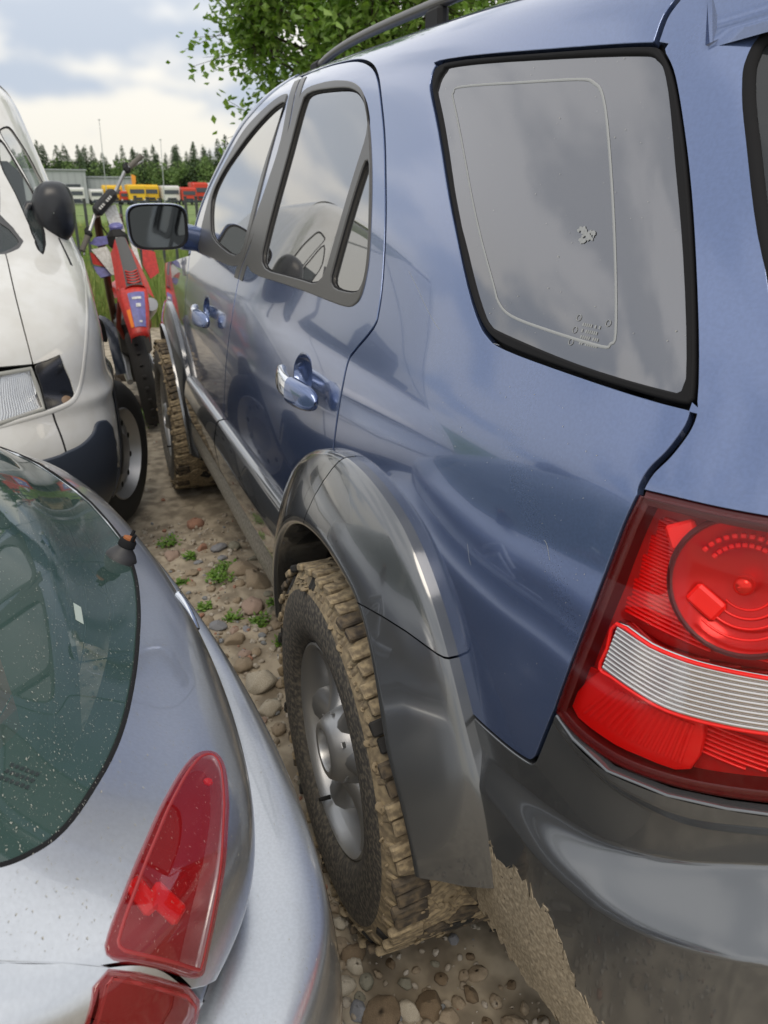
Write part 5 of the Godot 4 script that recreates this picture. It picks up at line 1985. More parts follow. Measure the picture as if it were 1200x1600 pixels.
func sheet(x0: float, x1: float, z0: float, z1: float, step: float) -> ArrayMesh:
	var mb := Mb.new()
	var ni := int((x1 - x0) / step)
	var nj := int((z1 - z0) / step)
	var hs := PackedFloat32Array()
	for j in nj + 1:
		for i in ni + 1: hs.append(ground_y(x0 + i * step, z0 + j * step))
	for j in nj + 1:
		for i in ni + 1:
			var k := j * (ni + 1) + i
			var dx := hs[k + (1 if i < ni else 0)] - hs[k - (1 if i > 0 else 0)]
			var dz := hs[k + (ni + 1 if j < nj else 0)] - hs[k - (ni + 1 if j > 0 else 0)]
			mb.vert(Vector3(x0 + i * step, hs[k], z0 + j * step), Vector3(-dx, 2 * step, -dz).normalized())
	for j in nj:
		for i in ni:
			var a := j * (ni + 1) + i
			mb.i.append_array([a, a + 1, a + ni + 2, a, a + ni + 2, a + ni + 1])
	return mb.mesh()

func pebble(seed_n: int, flat: float, angular: float, sub := 12) -> ArrayMesh:
	var nz := FastNoiseLite.new()
	nz.seed = seed_n
	nz.frequency = .9
	var mb := Mb.new()
	var rng := RandomNumberGenerator.new()
	rng.seed = seed_n
	var cuts := []
	for k in int(angular * 9): cuts.append([Vector3(rng.randfn(), rng.randfn(), rng.randfn()).normalized(), rng.randf_range(.62, .9)])
	var rows := []
	for j in sub + 1:
		var line := []
		var th := PI * j / sub
		for i in sub * 2 + 1:
			var ph := TAU * i / (sub * 2)
			var d := Vector3(sin(th) * cos(ph), cos(th), sin(th) * sin(ph))
			var r := 1.0 + .22 * nz.get_noise_3dv(d * 1.3) + .05 * nz.get_noise_3dv(d * 5.0)
			var q := d * r
			for c in cuts:
				var over: float = q.dot(c[0]) - c[1]
				if over > 0: q -= c[0] * over
			line.append(Vector3(q.x, q.y * flat, q.z * .78) * .5)
		rows.append(line)
	for r in rows:
		r[-1] = r[0]
	mb.strip(rows)
	for k in mb.v.size():
		if mb.n[k].dot(mb.v[k]) < 0: mb.n[k] = -mb.n[k]
	return mb.mesh()

func stones() -> void:
	var kinds := {
		"r": ["reddish_stone", "reddish smooth stone", M.stone_red],
		"p": ["pinkish_stone", "pinkish smooth stone", M.stone_pink],
		"g": ["grey_stone", "grey rounded stone", M.stone_grey],
		"o": ["olive_stone", "olive grey pebble", M.stone_olive],
		"t": ["tan_stone", "tan half-buried stone", M.stone_tan],
		"w": ["pale_stone", "pale rough rubble lump", M.stone_pale],
		"a": ["angular_stone", "angular tan stone", M.stone_tan],
		"b": ["brown_stone", "brown muddy stone", M.stone_brown]}
	var rounds := []
	var rocks := []
	for k in 5:
		rounds.append(pebble(50 + k, [.62, .5, .7, .45, .58][k], [.0, .45, .7, .3, .8][k]))
		rocks.append(pebble(70 + k, .7, 1.0))
	var rng := RandomNumberGenerator.new()
	rng.seed = 9
	var all := STONES.duplicate()
	var letters := ["t", "t", "o", "g", "w", "b", "p", "t", "w", "a"]
	while all.size() < 260:
		var x := rng.randf_range(-1.22, -.72)
		var z := lerpf(.75, -2.0, pow(rng.randf(), .85))
		var s := .014 + .035 * pow(rng.randf(), 2.0)
		var free := true
		for q in all:
			if Vector2(q[0] - x, q[1] - z).length() < (q[2] + s) * .5: free = false
		if free: all.append([x, z, s, letters[rng.randi() % 10]])
	for k in all.size():
		var s: Array = all[k]
		var kd: Array = kinds[s[3]]
		var sz: float = s[2] * 1.1
		var o := top(kd[0], rocks[k % 5] if s[3] in ["w", "a"] or (k > 76 and k % 2 == 0) else rounds[k % 5], kd[2])
		o.transform = Transform3D(Basis.from_euler(Vector3(rng.randf_range(-.2, .2), rng.randf() * TAU, rng.randf_range(-.2, .2))).scaled(Vector3.ONE * sz), Vector3(s[0], ground_y(s[0], s[1]) + sz * (.08 if k < 77 else -.02), s[1]))
		var size_word := "large" if sz > .055 else ("middling" if sz > .028 else "small")
		var spot := "behind the muddy rear wheel" if s[1] > .15 else ("between the silver bumper and the rear wheel" if s[1] > -.35 else ("beside the SUV sill ahead of the rear wheel" if s[1] > -1.7 else "on bare dirt near the front wheel"))
		mark(o, size_word + " " + kd[1] + " " + spot, "stone", "loose stones on the ground")
	# gravel too small to tell apart
	var mm := MultiMesh.new()
	mm.transform_format = MultiMesh.TRANSFORM_3D
	mm.use_colors = true
	mm.mesh = pebble(91, .65, 1.2, 5)
	var n := 9500
	mm.instance_count = n
	for k in n:
		var x := rng.randf_range(-1.5, .3)
		var z := lerpf(1.0, -2.2, pow(rng.randf(), 1.1)) if k < 8600 else rng.randf_range(-6.0, -2.0)
		var s := .005 + .026 * pow(rng.randf(), 2.6)
		mm.set_instance_transform(k, Transform3D(Basis.from_euler(Vector3(rng.randf() * 6, rng.randf() * 6, rng.randf() * 6)).scaled(Vector3.ONE * s), Vector3(x, ground_y(x, z) + s * .15, z)))
		var t := rng.randf()
		var c := Color(.26, .215, .16).lerp(Color(.42, .385, .33), t)
		if rng.randf() < .12: c = Color(.20, .21, .22)
		if rng.randf() < .06: c = Color(.30, .16, .11)
		mm.set_instance_color(k, c)
	var gi := MultiMeshInstance3D.new()
	gi.name = "gravel"
	gi.multimesh = mm
	gi.material_override = M.gravel
	add_child(gi)
	mark(gi, "small loose gravel scattered over the dirt", "gravel", "", "stuff")

func leaf_into(mb: Mb, at: Vector3, b: Basis, l: float, w: float) -> void:
	# a folded pointed leaf
	var tip := at + b * Vector3(0, 0, l)
	var m1 := at + b * Vector3(-w, -w * .25, l * .45)
	var m2 := at + b * Vector3(w, -w * .25, l * .45)
	var mid := at + b * Vector3(0, w * .22, l * .5)
	mb.face([at, m1, mid])
	mb.face([m1, tip, mid])
	mb.face([at, mid, m2])
	mb.face([mid, tip, m2])

func weeds() -> void:
	var rng := RandomNumberGenerator.new()
	rng.seed = 33
	for w in WEEDS:
		var mb := Mb.new()
		mb.colored = true
		var n := int(28 + w[2] * 900)
		for k in n:
			var a := rng.randf() * TAU
			var r: float = w[2] * .55 * sqrt(rng.randf())
			var h: float = rng.randf() * w[2] * .40
			var at := Vector3(cos(a) * r, h, sin(a) * r)
			mb.col = Color(.10, .22, .03).lerp(Color(.20, .33, .06), rng.randf())
			leaf_into(mb, at, Basis.from_euler(Vector3(rng.randf_range(-.9, .3), rng.randf() * TAU, rng.randf_range(-.4, .4))), rng.randf_range(.012, .024), rng.randf_range(.004, .008))
		mb.col = Color(.14, .24, .05)
		for k in 7:
			var a := rng.randf() * TAU
			var q: Vector3 = Vector3(cos(a), 0, sin(a)) * w[2] * .4
			mb.tube([Vector3(0, -.01, 0), Vector3(q.x * .5, w[2] * .25, q.z * .5), Vector3(q.x, w[2] * .35, q.z)], [.0015, .0012, .0008], 4)
		var o := top("weed", mb.mesh(), M.leaf, Transform3D(Basis.IDENTITY, Vector3(w[0], ground_y(w[0], w[1]), w[1])))
		mark(o, "small bright green weed growing among the stones", "weed", "weeds in the stony dirt")

func grass() -> void:
	var rng := RandomNumberGenerator.new()
	rng.seed = 77
	var mb := Mb.new()
	for k in 9:
		var a := rng.randf() * TAU
		var p := Vector3(rng.randf_range(-.05, .05), 0, rng.randf_range(-.05, .05))
		var lean := Vector3(cos(a), 0, sin(a)) * rng.randf_range(.02, .09)
		var h := rng.randf_range(.12, .3)
		var s := Vector3(-sin(a), 0, cos(a)) * .004
		mb.face([p - s, p + s, p + lean * .4 + Vector3(0, h * .6, 0)])
		mb.face([p + lean * .4 + Vector3(0, h * .6, 0) - s * .7, p + lean * .4 + Vector3(0, h * .6, 0) + s * .7, p + lean + Vector3(0, h, 0)])
	var mm := MultiMesh.new()
	mm.transform_format = MultiMesh.TRANSFORM_3D
	mm.use_colors = true
	mm.mesh = mb.mesh()
	var n := 9000
	mm.instance_count = n
	for k in n:
		var z := -8.2 - 30.0 * pow(rng.randf(), 1.6)
		var x := rng.randf_range(-2.5, 2.5) + (z + 8) * -.06 * rng.randf_range(0, 2)
		mm.set_instance_transform(k, Transform3D(Basis(Vector3.UP, rng.randf() * TAU).scaled(Vector3.ONE * rng.randf_range(.8, 1.9)), Vector3(x, -.03, z)))
		mm.set_instance_color(k, Color(.12, .22, .03).lerp(Color(.32, .32, .10), rng.randf() * rng.randf() * 1.4))
	var gi := MultiMeshInstance3D.new()
	gi.name = "meadow_grass"
	gi.multimesh = mm
	gi.material_override = M.grass
	add_child(gi)
	mark(gi, "long green grass on the meadow by the fence", "grass", "", "stuff")

func debris() -> void:
	# lumps of dug earth and black plastic by the motorbike
	var rng := RandomNumberGenerator.new()
	rng.seed = 61
	for k in 26:
		var x := rng.randf_range(-1.35, -.85)
		var z := rng.randf_range(-5.6, -3.9)
		var s := rng.randf_range(.06, .2)
		var o := top("earth_clod", pebble(120 + k % 4, .7, .8, 9), M.clod)
		o.transform = Transform3D(Basis.from_euler(Vector3(rng.randf(), rng.randf() * 6, rng.randf())).scaled(Vector3.ONE * s), Vector3(x, ground_y(x, z) + s * .15, z))
		mark(o, ("large" if s > .15 else ("middling" if s > .1 else "small")) + " dark clod of dug earth around the motorbike", "clod", "earth clods around the motorbike")
	var mb := Mb.new()
	var rows := []
	for j in 7:
		var line := []
		for i in 17:
			var a := PI * .15 + PI * .8 * i / 16.0
			var r := .33 + .03 * j / 6.0 + .012 * sin(a * 7 + j)
			line.append(Vector3(-.22 + cos(a) * .05 - .012 * j, sin(a) * r - .0 + .24, -cos(a) * r))
		rows.append(line)
	mb.strip(rows)
	var o := top("plastic_wheel_liner", mb.mesh(), M.bumper_plastic, Transform3D(Basis(Vector3.UP, .25), Vector3(-.92, .08, -4.15)))
	mark(o, "loose black plastic wheel liner lying beside the motorbike", "car part")

# ---------------------------------------------------------------- dirt bike
func build_bike() -> void:
	var B := Vector3(-.98, 0, -4.1)
	var bk := thing("dirt_bike", "red and white dirt bike leaning between the van and the SUV", "motorbike", B)
	var at := Transform3D(Basis.IDENTITY, -B)
	var up := Vector3(-.10, .97, .18).normalized()
	# rear fender
	var mb := Mb.new()
	var L := [Vector3(-1.051, .622, -3.65), Vector3(-1.068, .715, -3.74), Vector3(-1.084, .812, -3.85), Vector3(-1.075, .85, -3.93)]
	var R := [Vector3(-.945, .627, -3.65), Vector3(-.925, .73, -3.74), Vector3(-.907, .835, -3.85), Vector3(-.90, .862, -3.93)]
	var rows := []
	for k in 4:
		var a: Vector3 = L[k]
		var b: Vector3 = R[k]
		var m := (a + b) * .5
		var line := []
		for t in [0.0, .04, .12, .3, .5, .7, .88, .96, 1.0]:
			var e := absf(t - .5) * 2
			line.append(a.lerp(b, t) + Vector3(0, .018 * (1 - e * e) - (.03 if e > .99 else 0.0), .012 * (1 - e * e)))
		rows.append(line)
	var tip := []
	for t in 9: tip.append(rows[0][t] + Vector3(0, -.028, -.006))
	rows.insert(0, tip)
	mb.strip(rows, Vector3(0, .6, .8))
	var fen := part("rear_fender", mb.mesh(), M.bike_red, bk, at)
	var decal := func(t0: float, t1: float, s0: float, s1: float, lift: float) -> ArrayMesh:
		var m := Mb.new()
		var rr := []
		for j in 7:
			var s := lerpf(s0, s1, j / 6.0)
			var k := int(s)
			var f := s - k
			var line := []
			for i in 7:
				var shrink := lerpf(.9, 1.0, s / 3.0)
				var t := lerpf(t0, t1, i / 6.0)
				var a: Vector3 = L[k].lerp(L[k + 1], f)
				var b: Vector3 = R[k].lerp(R[k + 1], f)
				var e := absf(t - .5) * 2
				line.append(a.lerp(b, t) + Vector3(0, .018 * (1 - e * e) + lift, .012 * (1 - e * e) + lift))
			rr.append(line)
		m.strip(rr, Vector3(0, .6, .8))
		return m.mesh()
	part("decal", decal.call(.30, .86, .22, 2.0, .003), M.bike_purple, fen, Transform3D.IDENTITY)
	part("decal", decal.call(.13, .27, .25, 1.2, .003), M.bike_orange, fen, Transform3D.IDENTITY)
	part("decal_print", decal.call(.42, .74, 1.62, 1.74, .005), M.bike_white, fen, Transform3D.IDENTITY)
	part("decal_print", decal.call(.52, .70, 1.22, 1.40, .005), M.bike_white, fen, Transform3D.IDENTITY)
	part("decal_print", decal.call(.56, .70, .42, .52, .005), M.bike_white, fen, Transform3D.IDENTITY)
	# seat: grey top between red flanks
	var sl := [Vector3(-1.066, .845, -3.91), Vector3(-1.062, .93, -4.05), Vector3(-1.058, 1.02, -4.22), Vector3(-1.058, 1.10, -4.40)]
	var sr := [Vector3(-.892, .858, -3.91), Vector3(-.905, .94, -4.05), Vector3(-.925, 1.03, -4.22), Vector3(-.945, 1.11, -4.40)]
	var strip_of := func(t0: float, t1: float, lift: float, drop: float) -> ArrayMesh:
		var m := Mb.new()
		var rr := []
		for k in 4:
			var line := []
			for i in 9:
				var t := lerpf(t0, t1, i / 8.0)
				var e := absf(t - .5) * 2
				line.append(sl[k].lerp(sr[k], t) + Vector3(0, .025 * (1 - e * e) + lift - drop * smoothstep(.75, 1.0, e), .015))
			rr.append(line)
		m.strip(rr, Vector3(0, .8, .5))
		return m.mesh()
	part("seat", strip_of.call(-.12, 1.12, 0.0, .05), M.bike_red, bk, at)
	var st := part("seat_cover", strip_of.call(.22, .78, .005, 0.0), M.bike_grey, bk, at)
	for k in 5:
		var m := Mb.new()
		var s := .12 + k * .17
		var a: Vector3 = sl[0].lerp(sl[1], s)
		var b: Vector3 = sr[0].lerp(sr[1], s)
		var line := []
		for i in 9:
			var t := lerpf(.27, .73, i / 8.0)
			line.append(a.lerp(b, t) + Vector3(0, .038 - .012 * sin(PI * i / 8.0), .018))
		m.tube(line, [.006], 6)
		part("seat_rib", m.mesh(), M.bike_red, st, Transform3D.IDENTITY)
	mb = Mb.new()
	mb.box(Vector3(-1.0, 1.125, -4.41), Vector3(.055, .012, .02), Basis.IDENTITY, .003)
	part("seat_badge", mb.mesh(), M.bike_white, bk, at)
	# tank and cap
	mb = Mb.new()
	mb.box(Vector3(-1.01, 1.11, -4.52), Vector3(.13, .14, .22), Basis(Vector3(0, 0, 1), .1), .04)
	part("tank", mb.mesh(), M.black, bk, at)
	mb = Mb.new()
	mb.lathe(Vector3(-1.01, 1.18, -4.50), Vector3(-.1, .95, .25).normalized(), [Vector2(.045, 0), Vector2(.045, .022), Vector2(.036, .03), Vector2(0, .03)], 18)
	part("tank_cap", mb.mesh(), M.bike_purple, bk, at)
	# side panels: layered plastic with thickness
	var plate := func(pts: Array, thick: float) -> ArrayMesh:
		var m := Mb.new()
		var n: Vector3 = (pts[1] - pts[0]).cross(pts[2] - pts[0]).normalized()
		if n.z < 0: n = -n
		var back := []
		for q in pts: back.append(q - n * thick)
		m.face(pts, n)
		m.face(back, -n)
		var c := Vector3.ZERO
		for q in pts: c += q
		c /= pts.size()
		for k in pts.size():
			var a: Vector3 = pts[k]
			var b: Vector3 = pts[(k + 1) % pts.size()]
			m.face([a, b, b - n * thick, a - n * thick], (a + b) * .5 - c)
		return m.mesh()
	part("shroud", plate.call([Vector3(-1.19, 1.09, -4.50), Vector3(-1.15, 1.13, -4.50), Vector3(-1.06, 1.14, -4.48), Vector3(-1.075, 1.09, -4.46), Vector3(-1.14, 1.075, -4.46)], .012), M.bike_purple, bk, at)
	part("shroud", plate.call([Vector3(-1.185, 1.055, -4.47), Vector3(-1.09, 1.075, -4.44), Vector3(-1.055, 1.0, -4.40), Vector3(-1.06, .90, -4.36), Vector3(-1.085, .905, -4.36), Vector3(-1.10, .985, -4.40)], .012), M.bike_white, bk, at)
	part("shroud", plate.call([Vector3(-1.195, 1.04, -4.485), Vector3(-1.11, 1.0, -4.44), Vector3(-1.10, .945, -4.42), Vector3(-1.185, .965, -4.46)], .012), M.bike_red, bk, at)
	part("shroud", plate.call([Vector3(-1.185, .958, -4.47), Vector3(-1.10, .94, -4.43), Vector3(-1.08, .90, -4.40), Vector3(-1.15, .88, -4.43), Vector3(-1.175, .915, -4.45)], .012), M.bike_purple, bk, at)
	part("shroud", plate.call([Vector3(-.94, 1.12, -4.44), Vector3(-.90, 1.06, -4.42), Vector3(-.885, .93, -4.36), Vector3(-.925, 1.0, -4.39)], .012), M.bike_white, bk, at)
	part("shroud", plate.call([Vector3(-.86, 1.06, -4.5), Vector3(-.78, 1.03, -4.5), Vector3(-.77, .90, -4.46), Vector3(-.83, .86, -4.46), Vector3(-.87, .95, -4.47)], .012), M.bike_red, bk, at)
	part("number_plate", plate.call([Vector3(-1.07, 1.30, -4.60), Vector3(-.99, 1.33, -4.62), Vector3(-.95, 1.16, -4.58), Vector3(-1.03, 1.14, -4.56)], .01), M.bike_white, bk, at)
	# frame tubes, fork, swingarm
	for q in [[Vector3(-1.0, 1.08, -4.45), Vector3(-1.03, .78, -4.30), Vector3(-1.0, .45, -4.2)], [Vector3(-1.06, .85, -3.98), Vector3(-1.09, .6, -4.15), Vector3(-1.02, .42, -4.2)], [Vector3(-.92, .86, -3.98), Vector3(-.9, .6, -4.15), Vector3(-.97, .42, -4.2)]]:
		mb = Mb.new()
		mb.tube(q, [.016], 8)
		part("frame_tube", mb.mesh(), M.bike_frame, bk, at)
	for s in [-.07, .07]:
		mb = Mb.new()
		mb.tube([Vector3(-1.05 + s, 1.26, -4.62), Vector3(-1.03 + s, .95, -4.80), Vector3(-1.0 + s, .42, -5.05)], [.026, .028, .022], 10)
		part("fork_leg", mb.mesh(), M.fork, bk, at)
		mb = Mb.new()
		mb.tube([Vector3(-1.0 + s, .40, -4.25), Vector3(-.99 + s * 1.3, .33, -3.95), Vector3(-.985 + s * 1.3, .30, -3.85)], [.025, .022, .02], 8)
		part("swingarm_leg", mb.mesh(), M.rim, bk, at)
	mb = Mb.new()
	mb.box(Vector3(-1.0, .52, -4.28), Vector3(.2, .3, .3), Basis(Vector3.UP, .1), .06)
	part("engine", mb.mesh(), M.dark_metal, bk, at)
	mb = Mb.new()
	mb.tube([Vector3(-.93, .62, -4.2), Vector3(-.90, .72, -3.98), Vector3(-.90, .77, -3.82)], [.03, .042, .04], 12)
	part("silencer", mb.mesh(), M.rim, bk, at)
	mb = Mb.new()
	mb.box(Vector3(-1.02, .46, -3.87), Vector3(.026, .13, .012), Basis(Vector3(0, 0, 1), .12), .004)
	mb.box(Vector3(-1.008, .295, -3.86), Vector3(.034, .20, .014), Basis(Vector3(0, 0, 1), .14), .004)
	part("fork_guard", mb.mesh(), M.bike_white, bk, at)
	# wheels
	for wc in [Vector3(-.985, .30, -3.93), Vector3(-.99, .34, -5.08)]:
		var w := Node3D.new()
		w.name = "bike_wheel"
		bk.add_child(w, true)
		w.position = wc - B
		var ax := Vector3(1, .12, .03).normalized()
		mb = Mb.new()
		mb.lathe(Vector3.ZERO, ax, [Vector2(.225, -.045), Vector2(.27, -.055), Vector2(.295, -.035), Vector2(.302, 0), Vector2(.295, .035), Vector2(.27, .055), Vector2(.225, .045)], 40)
		part("tyre", mb.mesh(), M.rubber, w)
		mb = Mb.new()
		mb.lathe(Vector3.ZERO, ax, [Vector2(.226, .03), Vector2(.215, .02), Vector2(.215, -.02), Vector2(.226, -.03)], 40)
		part("rim", mb.mesh(), M.rim, w)
		mb = Mb.new()
		var e1 := ax.cross(Vector3.UP).normalized()
		var e2 := ax.cross(e1)
		for k in 18:
			var a := TAU * k / 18
			mb.tube([ax * (.03 if k % 2 == 0 else -.03) + (e1 * cos(a) + e2 * sin(a)) * .03, (e1 * cos(a + .25) + e2 * sin(a + .25)) * .216], [.002], 4)
		mb.tube([ax * -.05, ax * .05], [.03], 10)
		part("spokes", mb.mesh(), M.rim, w)
		mb = Mb.new()
		for k in 26:
			var a := TAU * k / 26
			var b := Basis(ax, a) * Basis(e2.cross(ax).normalized(), ax, e2)
			mb.box((e1 * cos(a) + e2 * sin(a)) * .303, Vector3(.02, .022, .02), Basis(e1 * cos(a) + e2 * sin(a), ax, (e1 * cos(a) + e2 * sin(a)).cross(ax)), .003)
		part("knobs", mb.mesh(), M.rubber, w)
	mb = Mb.new()
	var fr := []
	for j in 9:
		var t := j / 8.0
		fr.append([Vector3(-1.07, .72 + .06 * sin(t * PI), lerpf(-4.62, -5.35, t)), Vector3(-1.0, .76 + .07 * sin(t * PI), lerpf(-4.62, -5.35, t)), Vector3(-.93, .72 + .06 * sin(t * PI), lerpf(-4.62, -5.35, t))])
	mb.strip(fr, Vector3.UP)
	part("front_fender", mb.mesh(), M.bike_red, bk, at)
	# handlebar
	var hb := Node3D.new()
	hb.name = "handlebar"
	bk.add_child(hb)
	hb.position = -B
	var gl := Vector3(-1.243, 1.05, -4.45)
	var bl := Vector3(-1.180, 1.165, -4.5)
	var pl := Vector3(-1.13, 1.262, -4.58)
	var pr := Vector3(-.985, 1.40, -4.6)
	var br := Vector3(-.908, 1.529, -4.6)
	var gr := Vector3(-.788, 1.627, -4.6)
	mb = Mb.new()
	mb.tube([gl, bl, pl, pr, Vector3(-.955, 1.45, -4.6), br, gr], [.012], 10)
	part("bar", mb.mesh(), M.rim, hb)
	for q in [[gl, gl.lerp(bl, .75)], [gr, gr.lerp(br, .72)]]:
		mb = Mb.new()
		var line := []
		for k in 9: line.append(q[0].lerp(q[1], k / 8.0))
		mb.tube(line, [.019, .0165, .0175, .0165, .0175, .0165, .0175, .0165, .022], 12)
		part("grip", mb.mesh(), M.grip, hb)
	var d: Vector3 = (pr - pl).normalized()
	var n := Vector3(.0, -.25, 1).cross(d).normalized()
	var pb := Basis(d, d.cross(Vector3(0, .35, 1)).normalized() * -1, Vector3.ZERO)
	pb.z = pb.x.cross(pb.y).normalized()
	pb.y = pb.z.cross(pb.x).normalized()
	mb = Mb.new()
	mb.box((pl + pr) * .5 + Vector3(0, .01, .02), Vector3(.20, .075, .07), pb, .022)
	part("bar_pad", mb.mesh(), M.bar_pad, hb)
	mb = Mb.new()
	for k in 7:
		if k == 3: continue
		mb.box((pl + pr) * .5 + Vector3(0, .01, .02) + pb.z * .0362 + pb.x * (-.055 + .017 * k) - pb.y * .01, Vector3(.010, .016, .002), pb)
	for k in 4:
		mb.box((pl + pr) * .5 + Vector3(0, .01, .02) + pb.y * .0382 + pb.x * (-.03 + .018 * k), Vector3(.012, .002, .014), pb)
	part("pad_print", mb.mesh(), M.bike_white, hb)
	for q in [[bl, gl, 1.0], [br, gr, -1.0]]:
		mb = Mb.new()
		var c: Vector3 = q[0].lerp(q[1], .12)
		mb.box(c, Vector3(.04, .05, .045), pb, .012)
		mb.box(c + Vector3(.0, .02, -.04), Vector3(.05, .035, .06), pb, .012)
		part("lever_clamp", mb.mesh(), M.black, hb)
		mb = Mb.new()
		mb.tube([c + Vector3(0, .0, -.05), c.lerp(q[1], .5) + Vector3(.0, -.02, -.055), q[1] + Vector3(.01, -.03, -.04)], [.007, .006, .006], 6)
		part("lever", mb.mesh(), M.rim, hb)
	for k in 3:
		mb = Mb.new()
		var s := Vector3(-1.10 + k * .05, 1.20 + .03 * k, -4.62)
		mb.tube([s, s + Vector3(.06 - .05 * k, -.10, .05), s + Vector3(.10 - .06 * k, -.26, -.02)], [.005], 6)
		part("cable", mb.mesh(), M.black, hb)

# ---------------------------------------------------------------- fence, lorries, sheds, trees
func build_background() -> void:
	var rng := RandomNumberGenerator.new()
	rng.seed = 101
	var k := 0
	for q in [[-1.147, 0.0], [-.975, .02], [-.179, 0], [.013, 0], [.196, 0], [.413, 0], [.621, .0], [.81, 0], [1.05, 0], [1.28, 0], [-.42, -.1]]:
		var mb := Mb.new()
		var h: float = 1.40 + rng.randf_range(-.04, .03) + q[1]
		mb.box(Vector3(0, h * .5 - .05, 0), Vector3(.045, h, .045), Basis(Vector3(0, 0, 1), rng.randf_range(-.02, .02)), .004)
		mb.box(Vector3(0, h - .04, 0), Vector3(.055, .02, .055), Basis.IDENTITY, .004)
		var o := thing("fence_post", "dark metal post of the wire fence by the meadow", "fence post", Vector3(q[0], 0, -13.0 + rng.randf_range(-.1, .1)), "posts of the wire fence")
		part("post", mb.mesh(), M.post, o)
		k += 1
	var wire := thing("fence_wire", "thin wire mesh strung between the dark fence posts", "fence", Vector3(0, 0, -12.96))
	for j in 7:
		var mb := Mb.new()
		var y := .25 + j * .17
		mb.tube([Vector3(-6, y, 0), Vector3(0, y - .01, 0), Vector3(6, y, 0)], [.0025], 4)
		part("strand", mb.mesh(), M.post, wire)
	# lorries and vans parked on the far side of the meadow
	var says := ["white lorry half hidden behind the white van", "low white van parked before the grey sheds", "white lorry parked before the long grey shed", "small white van parked below the orange flag", "yellow lorry parked next to the small white van", "small red van squeezed between two yellow lorries", "yellow lorry next to the small red van", "yellow lorry next to the tall white lorry", "tall white lorry between yellow and red lorries", "red lorry lower than the red lorry beside it", "tallest red lorry of the row", "white lorry beyond the tallest red lorry", "white lorry at the end of the row behind the SUV"]
	var nth := 0
	var row := [[-3.9, "w", 3.0, 2.4], [-.9, "w", 2.6, 2.4], [1.2, "w", 2.9, 3.0], [4.6, "w", 2.6, 2.2], [7.5, "y", 3.4, 3.2], [9.6, "r", 2.4, 2.4], [11.2, "y", 3.5, 3.0], [13.6, "y", 3.5, 3.0], [16.9, "w", 3.3, 3.0], [19.7, "r", 3.0, 2.6], [22.4, "r", 4.0, 2.6], [24.8, "w", 3.9, 2.6], [28.0, "w", 3.2, 2.6]]
	var words := {"w": ["white", M.lorry_white], "y": ["yellow", M.lorry_yellow], "r": ["red", M.lorry_red]}
	var which := {"w": 0, "y": 0, "r": 0}
	for q in row:
		lorry(Vector3(q[0], 0, -150 + rng.randf_range(-4, 4)), words[q[1]][1], says[nth], q[2] * .86, q[3], rng.randf() < .5)
		nth += 1
	# sheds
	shed(Vector3(-2.0, 0, -186), Vector3(12.5, 6.2, 10), "long grey flat-roofed shed with a dark doorway behind the lorries", true)
	shed(Vector3(9.0, 0, -190), Vector3(9.0, 5.0, 10), "lower pale grey shed joined to the long shed", false)
	var fb := Mb.new()
	fb.tube([Vector3(0, 0, 0), Vector3(0, 5.6, 0)], [.05], 6)
	var fp := thing("flag_pole", "pole with a small orange flag by the pale shed", "flag", Vector3(13.0, 0, -180))
	part("pole", fb.mesh(), M.pole, fp)
	fb = Mb.new()
	fb.strip([[Vector3(0, 5.6, 0), Vector3(.5, 5.5, .1), Vector3(.9, 5.3, 0)], [Vector3(0, 4.2, 0), Vector3(.5, 4.1, .15), Vector3(.9, 4.3, .05)], [Vector3(0, 3.7, 0), Vector3(.3, 3.6, .1), Vector3(.7, 3.5, .05)]], Vector3.BACK)
	part("flag", fb.mesh(), M.lorry_orange, fp)
	for q in [[5.0, 11.0, -122, "lean steel lamp mast above the grey sheds"], [12.6, 8.6, -120, "pale lamp mast rising behind the yellow lorries"]]:
		var mb := Mb.new()
		mb.tube([Vector3(-.15, 0, 0), Vector3(0, q[1] * .6, 0), Vector3(.1, q[1], 0)], [.07, .05, .03], 8)
		var o := thing("lamp_mast", q[3], "lamp post", Vector3(q[0], 0, q[2]))
		part("mast", mb.mesh(), M.pole, o)
		mb = Mb.new()
		mb.box(Vector3(.1, q[1], 0), Vector3(.3, .12, .2), Basis.IDENTITY, .04)
		part("lamp_head", mb.mesh(), M.pole, o)
	# the wood: single trees, spruces and birches
	var spruce := []
	var broad := []
	for s in 4: spruce.append(conifer(200 + s))
	for s in 3: broad.append(leafy(300 + s))
	var x := -14.0
	while x < 72.0:
		var big := rng.randf() < .52
		var depth := rng.randf_range(-300, -262)
		var h := rng.randf_range(15, 21) if big else rng.randf_range(12.5, 17)
		h *= .80 + .16 * smoothstep(20, 60, x)
		var o := thing("spruce_tree" if big else "broadleaf_tree", ("tall dark pointed spruce in the wood behind the lorries" if h > 18 else "shorter dark spruce among the taller ones behind the lorries") if big else "lighter green leafy tree in the wood behind the lorries", "tree", Vector3(x, 0, depth), "trees of the far wood")
		var tb := Mb.new()
		tb.tube([Vector3.ZERO, Vector3(0, .5, 0), Vector3(0, .93, 0)], [.014, .01, .003], 6)
		part("trunk", tb.mesh(), M.bark, o).scale = Vector3.ONE * h
		var cr := part("crown", spruce[rng.randi() % 4] if big else broad[rng.randi() % 3], M.needles if big else M.far_leaf, o)
		cr.scale = Vector3(h * rng.randf_range(.85, 1.15), h, h)
		cr.rotation.y = rng.randf() * TAU
		x += rng.randf_range(.32, .72)
	near_tree()

